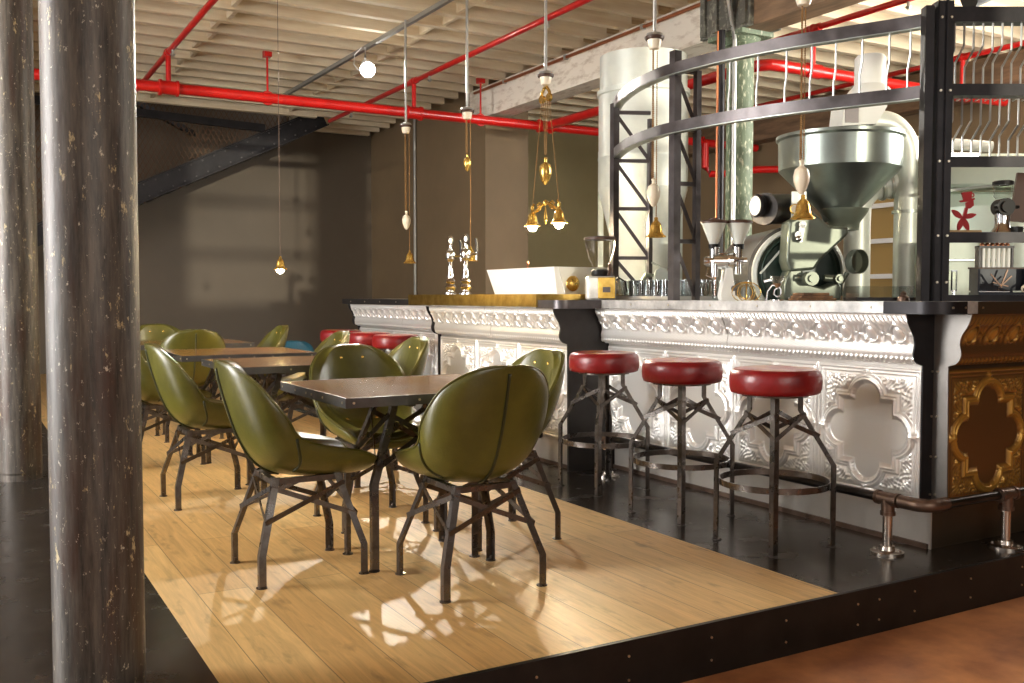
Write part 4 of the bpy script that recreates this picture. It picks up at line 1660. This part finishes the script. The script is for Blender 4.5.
t = thing('glass_siphon', 'small glass cup on a curled wire stand before the roaster drum', 'coffee maker', at(777, 5.35, 1.11), -THETA)
g = G()
g.lathe([(.012, .085), (.026, .095), (.038, .115), (.042, .135), (.039, .135), (.03, .11), (.01, .09)], 18, caps=False)
g.build('cup', M['glass'], t)
g = G()
g.lathe([(.006, .07), (.016, .082), (.026, .094), (.001, .096)], 14)
g.build('neck', M['paper'], t)
g = G()
g.tube([(-.06, 0, 0), (-.055, 0, .05), (-.03, 0, .085), (0, 0, .08), (.02, 0, .06), (.02, 0, .03), (0, 0, .02), (-.02, 0, .035), (-.015, 0, .06), (0, 0, .07)], .005, 6, up=(0, 1, 0))
g.tube([(-.075, 0, .105), (-.05, 0, .112), (-.03, 0, .112)], .008, 6, up=(0, 1, 0))
g.lathe([(.04, 0), (.04, .006), (.001, .007)], 14)
g.build('stand', M['chrome'], t)

Mb_ = Matrix.Translation(at(811, 5.2, 1.11)) @ Matrix.Rotation(-THETA + .12, 4, 'Z')
for k, (a, b_) in enumerate(((0, .014), (.0145, .027), (.0275, .042))):
    tag(G().bbox(-.10 + .012 * k, .11 - .02 * k, -.07, .07, a, b_, .002, Mb_).build('wooden_board', M['paper']),
        ['worn brown board at the bottom of the small stack before the roaster', 'worn brown board in the middle of the small stack before the roaster', 'worn brown board on top of the small stack before the roaster'][k], 'board', 'worn boards on the bar')
t = thing('display_tray', 'low tray with clear sides beside the corner post', 'tray', at(880, 4.95, 1.11), -THETA)
G().box(-.155, .14, -.1, .1, 0, .018).build('base', M['black_steel'], t)
g = G()
for a in ((-.145, .135, -.095, -.091), (-.145, .135, .091, .095), (-.145, -.141, -.09, .09), (.131, .135, -.09, .09)):
    g.box(*a, .018, .075)
g.build('side_pane', M['glass'], t)
tag(G().lathe([(.03, 0), (.026, .02), (.012, .03), (.016, .04), (.001, .05)], 14, Matrix.Translation(at(903, 4.8, 1.11))).build('bottle_stopper', M['iron_fit']), 'small dark knobbed lump beside the corner post on the counter', 'ornament')

# ------------------------------------------------------------------ things on the shelf beyond the corner post
t = thing('red_plant_figure', 'flat red cut-out plant with a cup for a bloom on the upper shelf', 'figure', fr(.125, .02, 1.437), -THETA)
G().bbox(-.08, .085, -.03, .03, 0, .012, .003).build('base', M['paleboard'], t)
q = 4.62 / 969
Rx = Matrix.Rotation(PI / 2, 4, 'X')


def cut(poly, th=.012, dy=0):
    return G().prism([((x - 963) * q, (234 - y) * q + .012) for x, y in poly], -th / 2 + dy, th / 2 + dy, Rx)


def leafp(x0, y0, x1, y1, w_):
    a = Vector((x0, y0))
    b = Vector((x1, y1))
    d = b - a
    nn = Vector((-d.y, d.x)).normalized()
    out = []
    for k in np.linspace(0, 1, 9):
        out.append(a + d * float(k) + nn * w_ * math.sin(PI * (.06 + .88 * float(k))))
    for k in np.linspace(1, 0, 9):
        out.append(a + d * float(k) - nn * w_ * math.sin(PI * (.06 + .88 * float(k))))
    return [(p.x, p.y) for p in out]


cut([(963, 223), (966, 211), (969, 211), (966.5, 223)]).build('stem', M['redpaint'], t)
for a in ((963.5, 222, 953, 213.5, 2.6), (964, 221, 977, 218, 2.6), (964, 221, 959.5, 234, 2.6), (964, 221, 970, 234, 2.6)):
    cut(leafp(*a)).build('leaf', M['redpaint'], t)
cut([(966.5, 206), (974, 204), (974.5, 209), (971, 212), (967, 212)]).build('bud', M['redpaint'], t)
cut([(962, 196), (972.5, 195), (972, 202.5), (964.5, 204)]).build('cup', M['redpaint'], t)
cut([(960, 204.2), (975, 201.5), (975.5, 202.8), (972, 205), (962, 205.8)]).build('saucer', M['redpaint'], t)
g = G()
g.tube([((973 + 1.8 * math.cos(a) - 963) * q, 0, (234 - 198.6 + 1.8 * math.sin(a)) * q + .012) for a in np.linspace(-1.9, 1.9, 10)], .003, 6, up=(0, 1, 0))
g.build('cup_handle', M['redpaint'], t)

t = thing('shelf_grinder', 'small dark coffee grinder with a clear jar on the upper shelf', 'grinder', fr(.335, .05, 1.437), -THETA)
g = G()
g.lathe([(.052, 0), (.05, .012), (.036, .03), (.033, .05), (.035, .08), (.036, .095)], 20)
g.build('base', M['chrome'], t)
g = G()
g.cyl((0, .035, .125), (0, -.04, .125), .042, 22)
g.cyl((0, -.04, .125), (0, -.055, .125), .028, 20)
g.cyl((.03, -.02, .125), (.068, -.02, .125), .008, 8)
g.cyl((-.03, -.02, .115), (-.055, -.02, .11), .018, 12)
g.build('grinder_body', M['plastic'], t)
g = G()
g.lathe([(.033, .165), (.042, .178), (.045, .235)], 22, caps=False)
g.build('jar', M['glass'], t)
g = G()
g.lathe([(.048, .232), (.048, .248), (.04, .252), (.001, .252)], 22)
g.build('lid', M['plastic'], t)
tag(G().box(-.02, .02, -.02, .02, 0, .03, Matrix.Translation(fr(.39, .02, 1.437))).build('small_box', M['plastic']), 'tiny black box on the upper shelf next to the small grinder', 'box')

t = thing('vial_rack', 'black rack holding a row of glass tubes with wooden stoppers', 'rack', fr(.33, .11, 1.11), -THETA)
g = G()
g.box(-.085, .085, -.02, .02, 0, .15)
g.box(-.085, .085, -.025, .025, .258, .27)
g.box(-.085, -.075, -.02, .02, .15, .27)
g.box(.075, .085, -.02, .02, .15, .27)
g.build('frame', M['black_steel'], t)
for k in range(6):
    x = -.06 + k * .0245
    v_ = G().lathe([(.0095, .152), (.0095, .262)], 10, Matrix.Translation((x, -.012, 0))).build('glass_tube', M['white_metal'], t)
    G().lathe([(.011, .27), (.012, .276), (.008, .284), (.001, .286)], 10, Matrix.Translation((x, 0, 0))).build('stopper', M['copper'], t)
t = thing('open_case', 'open dark blue case with metal tools lying in it', 'case', fr(.29, .0, 1.1405), -THETA)
g = G()
g.box(-.10, .16, .055, .07, 0.02, .125)
g.box(-.10, -.09, -.02, .055, 0, .125)
g.box(.15, .16, -.02, .055, 0, .125)
g.box(-.10, .16, -.03, .07, 0, .012)
g.build('case_body', M['navy'], t)
G().box(-.105, .165, .05, .075, .125, .133).build('rim', M['brownwood'], t)
g = G()
g.rings([[Vector(p) for p in ((-.098, -.028, .013), (.05, -.028, .013), (.0, .05, .05), (-.09, .05, .045))], [Vector(p) for p in ((-.098, -.028, .018), (.05, -.028, .016), (.0, .05, .054), (-.09, .05, .052))]])
g.build('lining', M['chrome'], t)
g = G()
for a, b_ in (((-.03, 0, .10), (.02, -.01, .035)), ((.01, 0, .035), (.07, 0, .09)), ((.05, 0, .12), (.02, 0, .04)), ((-.02, 0, .06), (.05, -.01, .04))):
    g.bar(a, b_, .008, .006)
g.build('tool', M['iron_fit'], t)
g = G()
c = fr(.445, -.005, 1.165)
for k in range(2):
    g.tube([c + (Mc.to_3x3() @ Vector((.035 * math.cos(a), .006 * k, .022 * math.sin(a) + .004 * k))) for a in np.linspace(0, 2 * PI, 16, endpoint=False)], .004, 6, loop=True)
tag(g.build('wire_ring', M['cream']), 'small loop of pale cord on the counter at the edge of the open case', 'cord')
g = G()
Mk = Matrix.Translation(fr(.085, .0, 1.11)) @ Matrix.Rotation(-THETA, 4, 'Z')
g.cyl(Mk @ Vector((0, 0, 0)), Mk @ Vector((0, 0, .05)), .010, 10, .007)
for x in (-.011, .011):
    g.bar(Mk @ Vector((x, 0, .048)), Mk @ Vector((x, 0, .145)), .005, .006, up=(0, 1, 0))
g.bar(Mk @ Vector((-.014, 0, .145)), Mk @ Vector((.014, 0, .145)), .006, .005)
g.bar(Mk @ Vector((-.014, 0, .05)), Mk @ Vector((.014, 0, .05)), .006, .005)
tag(g.build('bar_tap', M['chrome']), 'slim chrome bracket standing on the counter beside the corner post', 'tap')

# ------------------------------------------------------------------ silo and roaster behind the bar
c = at(642, 9.0, 0)
t = thing('metal_silo', 'tall pale metal silo with cone bottom behind the curved gantry', 'silo', c, -THETA)
g = G()
g.lathe([(.40, 3.32), (.40, 3.02), (.425, 3.01), (.425, 2.97), (.41, 2.96), (.41, 2.42), (.416, 2.41), (.416, 2.39), (.41, 2.38), (.41, 2.12)][::-1], 48)
g.build('drum', M['galv2'], t, 40)
g = G()
g.lathe([(.14, 1.05), (.15, 1.06), (.41, 2.12)], 48)
g.build('cone', M['galv2'], t, 40)
for a in range(3):
    x, y = .43 * math.cos(a * 2.1 + .5), .43 * math.sin(a * 2.1 + .5)
    G().box(x - .025, x + .025, y - .025, y + .025, 0, 2.5).build('leg', M['galv'], t)
G().cyl((0, 0, .7), (0, 0, 1.06), .12, 20).build('outlet', M['galv'], t)

D = 6.8
c = at(837, D, 0)
rs = D / 969
t = thing('coffee_roaster', 'large grey-green coffee roaster with wide galvanised hopper behind the bar', 'roaster', c, -THETA)


def rx_(px, dy=0.0):
    return ((px - 512) * (D + dy) - (837 - 512) * D) / 969


def rz_(py, dy=0.0):
    return 1.13 + (297 - py) * (D + dy) / 969


g = G()
hz = [(rx_(837 + 61), 0)]
T0 = Matrix.Translation((0.0, 0, 0))
g.lathe([(.10, rz_(222)), (.13, rz_(212)), (.405, rz_(172)), (.41, rz_(171)), (.415, rz_(143)), (.43, rz_(141)), (.43, rz_(138)), (.40, rz_(138)), (.39, rz_(160)), (.11, rz_(205))], 56, T0, caps=False)
g.build('hopper', M['hopper'], t, 30)
g = G()
g.lathe([(.10, rz_(231)), (.105, rz_(224)), (.16, rz_(213)), (.165, rz_(210))], 30, Matrix.Translation((.03, -.02, 0)), caps=True)
g.build('hopper_throat', M['machine'], t, 30)
# drum, axis along local y
dx, dz = rx_(797, -.2), rz_(274, -.2)
Md = Matrix.Translation((dx, 0, dz)) @ Matrix.Rotation(PI / 2, 4, 'X')
g = G()
g.lathe([(.335, -.85), (.335, .18)], 48, Md)
g.build('drum', M['darkdrum'], t, 30)
g = G()
g.lathe([(.27, .18), (.305, .18), (.315, .20), (.315, .24), (.292, .25), (.282, .235)], 48, Md, caps=False)
g.build('drum_ring', M['galv2'], t, 30)
g = G()
g.lathe([(.285, .17), (.285, .225), (.25, .235), (.24, .225), (.001, .22)], 48, Md)
g.lathe([(.245, .236), (.253, .245), (.261, .236)], 48, Md, caps=False)
g.build('front_plate', M['dkgreen'], t, 30)
g = G()
g.bar((dx - .27, -.26, dz + .0), (dx - .08, -.26, dz + .22), .012, .012)
g.build('strut', M['galv2'], t)
# head chute
g = G()
poly = [(783, 261), (785.5, 222), (807.5, 211.5), (826, 227), (845.5, 228), (844, 235.5), (817, 261), (811, 270), (787, 272)]
Rq = Matrix.Rotation(PI / 2, 4, 'X')
p2 = [(rx_(x, -.4), rz_(y, -.4)) for x, y in poly]
g.prism(p2, .26, .46, Rq)
o = g.build('chute', M['machine'], t, 30)
bv = o.modifiers.new('bev', 'BEVEL')
bv.width = .018
bv.segments = 3
g = G()
p2 = [(rx_(x, -.4), rz_(y, -.4)) for x, y in ((783, 300), (783, 284), (788, 270), (800, 268), (806, 284), (822, 288), (836, 282), (840, 286), (840, 300))]
g.prism(p2, .24, .42, Rq)
g.box(rx_(781, -.4), rx_(842, -.4), -.38, .3, 0, rz_(300, -.4))
o = g.build('pedestal', M['machine'], t, 30)
bv = o.modifiers.new('bev', 'BEVEL')
bv.width = .012
bv.segments = 2
for px, py, r_, y0, y1 in ((806, 279, .045, -.40, -.52), (836, 279, .03, -.40, -.47)):
    g = G()
    g.cyl((rx_(px, -.4), y0, rz_(py, -.4)), (rx_(px, -.4), y1, rz_(py, -.4)), r_, 20)
    g.cyl((rx_(px, -.4), y1, rz_(py, -.4)), (rx_(px, -.4), y1 - .02, rz_(py, -.4)), r_ * .55, 16)
    g.cyl((rx_(px, -.4) - .09, y0 - .02, rz_(py - 1, -.4)), (rx_(px, -.4), y0 - .02, rz_(py, -.4)), .022, 12)
    g.build('valve_wheel', M['machine'], t, 30)
g = G()
for px, py in ((793, 236), (797, 226)):
    g.cyl((rx_(px, -.4), -.45, rz_(py, -.4)), (rx_(px, -.4), -.50, rz_(py, -.4)), .024, 14)
g.bar((rx_(794, -.4), -.49, rz_(243, -.4)), (rx_(797, -.4), -.49, rz_(226, -.4)), .035, .02, up=(0, 1, 0))
g.sph((rx_(793, -.4), -.5, rz_(240, -.4)), .02)
g.build('latch', M['chrome'], t, 30)
# sample scoop
g = G()
cc = (rx_(851, -.4), -.42, rz_(262, -.4))
g.lathe([(.001, 0), (.075, .0), (.08, .01), (.08, .06), (.076, .06), (.074, .012), (.001, .01)][::-1], 28, Matrix.Translation(cc) @ Matrix.Rotation(.5, 4, 'Z') @ Matrix.Rotation(PI / 2, 4, 'X'))
g.tube([(cc[0] - .03, cc[1] + .02, cc[2] - .07), (cc[0] - .07, cc[1] + .03, cc[2] - .15), (cc[0] - .06, cc[1] + .05, cc[2] - .22)], .016, 8)
g.build('scoop', M['machine'], t, 30)
# fan motor with gauges beside the drum
g = G()
g.cyl((rx_(757), -.1, rz_(211)), (rx_(795), .1, rz_(208)), .105, 28)
g.cyl((rx_(759), -.12, rz_(211)), (rx_(763), -.1, rz_(211)), .11, 28)
g.build('motor', M['darkdrum'], t, 30)
g = G()
Mg = Matrix.Translation((rx_(752), -.12, rz_(208))) @ Matrix.Rotation(-1.2, 4, 'Z') @ Matrix.Rotation(PI / 2, 4, 'X')
g.lathe([(.075, -.02), (.08, .01), (.07, .02)], 24, Mg)
g.build('gauge', M['black_steel'], t, 30)
g = G()
g.lathe([(.066, .021), (.001, .022)], 24, Mg)
g.build('gauge_face', M['white'], t, 30)
g = G()
Mg = Matrix.Translation((rx_(782), -.26, rz_(213))) @ Matrix.Rotation(PI / 2, 4, 'X')
g.lathe([(.028, -.02), (.034, 0), (.034, .015), (.027, .016)], 20, Mg)
g.cyl(Mg @ Vector((0, 0, -.02)), Mg @ Vector((.05, 0, -.14)), .012, 8)
g.build('gauge', M['polbrass'], t, 30)
g = G()
g.lathe([(.026, .0165), (.001, .017)], 20, Mg)
g.build('gauge_face', M['cream'], t, 30)
g = G()
g.box(rx_(783), rx_(797), -.18, -.16, rz_(226), rz_(195))
g.build('bracket_plate', M['galv2'], t, 30)
# feeder on the hopper
f = thing('vacuum_feeder', 'white box feeder with upright cylinder on top of the roaster hopper', 'machine', c, -THETA)
g = G()
g.prism([(rx_(832), rz_(131)), (rx_(835), rz_(104)), (rx_(874), rz_(104)), (rx_(876), rz_(112)), (rx_(866), rz_(129))], -.14, .14, Rq)
g.build('feed_box', M['white_metal'], f, 30)
g = G()
g.box(rx_(835), rx_(848), -.146, -.14, rz_(128), rz_(108))
g.build('control_panel', M['frame_steel'], f)
G().box(rx_(855), rx_(859), -.145, -.14, rz_(112), rz_(108)).build('sticker', M['blue'], f)
g = G()
g.lathe([(.16, rz_(104)), (.155, rz_(96)), (.105, rz_(88)), (.105, rz_(62)), (.09, rz_(59)), (.001, rz_(58))], 28, Matrix.Translation((rx_(866), 0, 0)))
g.build('cylinder', M['white_metal'], f, 40)
g = G()
for px in (848, 866):
    g.cyl((rx_(px), 0, rz_(139)), (rx_(px), 0, rz_(129)), .03, 12)
g.bar((rx_(837 - 58), 0, rz_(138)), (rx_(837 + 58), 0, rz_(138)), .06, .012)
g.build('support', M['frame_steel'], f, 30)


def duct(path, r_, label, bands=()):
    g = G()
    pp = catmull(path, len(path) * 7)
    g.tube([tuple(p) for p in pp], r_, 24, up=(0, 1, 0))
    d = thing('metal_duct', label, 'duct', c, -THETA)
    g.build('pipe', M['galv2'], d, 40)
    for (p, q_) in bands:
        G().cyl(p, q_, r_ + .015, 24).build('clamp', M['galv'], d, 40)
    return d


dA = [(rx_(874), .25, rz_(119)), (rx_(888), .25, rz_(118)), (rx_(903), .25, rz_(122)), (rx_(915), .25, rz_(136)), (rx_(919), .25, rz_(156)), (rx_(919), .25, rz_(200)), (rx_(919), .25, rz_(250)), (rx_(919), .25, 0.2)]
duct(dA, .088, 'pale duct leaving the feeder and turning straight down beside the corner post', [((rx_(919), .25, rz_(211)), (rx_(919), .25, rz_(208)))])
dB = [(rx_(872), .32, 0.2), (rx_(872), .32, rz_(250)), (rx_(872), .32, rz_(215)), (rx_(874), .32, rz_(198)), (rx_(884), .32, rz_(185)), (rx_(898), .32, rz_(181)), (rx_(912), .30, rz_(178))]
duct(dB, .094, 'pale duct rising from behind the counter and elbowing over to the taller duct', [((rx_(893), .32, rz_(182.3)), (rx_(896), .32, rz_(181.5))), ((rx_(902), .32, rz_(180.3)), (rx_(905), .32, rz_(179.6)))])
tag(G().cyl((0, 0, 1.11), (0, 0, 1.135), .13, 30, .12).build('duct_base_plate', M['frame_steel'], None, 35, at(873, 6.2, 0) + Vector((0, 0, 0))), 'round metal plate lying under the rising pale duct', 'plate') if False else None

# pale equipment beyond the shelf
De = 6.6
ce = at(985, De, 0)
es = De / 969


def ex_(px):
    return (px - 985) * es


def ez_(py):
    return 1.13 + (297 - py) * es


t = thing('afterburner_cabinet', 'large pale mint metal cabinet and round housing behind the shelf', 'machine', ce, -THETA)
g = G()
g.bbox(ex_(936), ex_(974), -.05, .5, 0, ez_(240), .01)
g.build('cabinet', M['mint'], t, 30)
g = G()
g.bbox(ex_(934), ex_(990), -.075, .02, ez_(262), ez_(259), .004)
g.build('ledge', M['galv'], t, 30)
g = G()
g.cyl((ex_(946), -.05, ez_(276)), (ex_(946), -.065, ez_(276)), .035, 20)
g.build('gauge', M['machine'], t, 30)
g = G()
g.bbox(ex_(944), ex_(1060), .25, .5, ez_(246), ez_(188), .02)
g.build('housing', M['mint'], t, 30)
g = G()
g.lathe([(.33, 0), (.33, ez_(206))], 40, Matrix.Translation((ex_(1000), .3, 0)))
g.build('tank', M['mint'], t, 30)
g = G()
g.prism([(ex_(940), ez_(192)), (ex_(1062), ez_(178)), (ex_(1062), ez_(176)), (ex_(940), ez_(189))], -.21, -.15, Rq)
g.build('flange', M['galv'], t, 30)
g = G()
g.bbox(ex_(944), ex_(1064), .2, .5, ez_(184), ez_(150), .02)
g.build('hood', M['mint'], t, 30)
t2 = thing('air_duct', 'pale overhead air duct sloping away behind the hooks', 'duct', ce, -THETA)
G().tube([(ex_(895), 1.2, ez_(92)), (ex_(960), 1.1, ez_(116)), (ex_(1060), 1.0, ez_(126))], .045, 14).build('pipe', M['white_metal'], t2)
tag(G().box(-.08, .08, -.02, .02, -.12, .12, Matrix.Translation(fr(.55, .2, 1.62)) @ Matrix.Rotation(-THETA - .3, 4, 'Z') @ Matrix.Rotation(.12, 4, 'Y')).build('framed_board', M['brownwood']), 'small dark framed board leaning at the edge of the upper shelf', 'board')

# second spot over the hooks
t = thing('ceiling_spotlight', 'dark spotlight head high above the corner post of the gantry', 'lamp', at(962, 6.0, 2.95), -THETA)
g = G()
g.cyl((0, 0, 0), (.16, .05, .06), .07, 18, .055)
g.build('lamp_body', M['plastic'], t)
g = G()
g.tube([(.1, .03, .1), (.1, .03, .9)], .012, 8)
g.build('bracket', M['rod'], t)

# ------------------------------------------------------------------ daylight, lamps and added fill lights
W = bpy.data.worlds.new('World')
SC.world = W
W.use_nodes = True
bg = W.node_tree.nodes['Background']
bg.inputs['Color'].default_value = (0.97, 0.98, 1.0, 1)
bg.inputs['Strength'].default_value = 0.7


def area(name, loc, target, sx, sy, e, col=(1, 1, 1), spread=180):
    l = bpy.data.lights.new(name, 'AREA')
    l.shape = 'RECTANGLE'
    l.size = sx
    l.size_y = sy
    l.energy = e
    l.color = col
    l.spread = math.radians(spread)
    o = bpy.data.objects.new(name, l)
    COL.objects.link(o)
    o.location = loc
    d = Vector(target) - Vector(loc)
    o.rotation_euler = d.to_track_quat('-Z', 'Z' if abs(d.z) < .9 * d.length else 'Y').to_euler()
    return o


area('window_daylight', (-4.85, 6.0, 2.2), (3.7, 6.0, 1.4), 18.0, 2.7, 2300, (1, .985, .96))
area('joist_fill', (-4.8, 6.0, .75), (2.5, 6.0, 3.85), 18.0, .7, 520, (1, .985, .96))  # added upward fill that brightens the joist undersides, not a window
area('window_daylight', (0.8, -3.7, 2.4), (2.6, 6, 1.2), 4.0, 2.4, 80, (1, .95, .86))
area('roastery_fill', (9.2, 3.2, 3.2), (6.2, 6.2, 1.6), 2.5, 2.0, 220, (1, .98, .9))  # added fill for the roasting corner, no window at this spot
area('roastery_ceiling_fill', (8.6, 4.3, 2.6), (7.4, 5.4, 4.0), 1.6, 1.2, 65, (1, .97, .88))  # added fill aimed up to brighten the ceiling here, no fixture modelled
sl_ = bpy.data.lights.new('low_sun', 'SUN')
sl_.energy = 1.0
sl_.angle = math.radians(.8)
sl_.color = (1, .93, .74)
so = bpy.data.objects.new('low_sun', sl_)
COL.objects.link(so)
so.location = (-3, -8, 6)
so.rotation_euler = Vector((.15, 1, -.01)).to_track_quat('-Z', 'Y').to_euler()

# ------------------------------------------------------------------ camera
cam = bpy.data.cameras.new('camera')
cam.lens = 969 * 36 / 1024
cam.sensor_width = 36
co = bpy.data.objects.new('camera', cam)
COL.objects.link(co)
co.location = (0, 0, 1.13)
co.rotation_euler = (math.radians(90 - 2.63), 0, -THETA)
SC.camera = co
SC.view_settings.view_transform = 'Standard'
SC.view_settings.look = 'None'
SC.view_settings.gamma = 1
SC.view_settings.use_curve_mapping = False
SC.view_settings.exposure = 0.62
SC.cycles.use_denoising = True
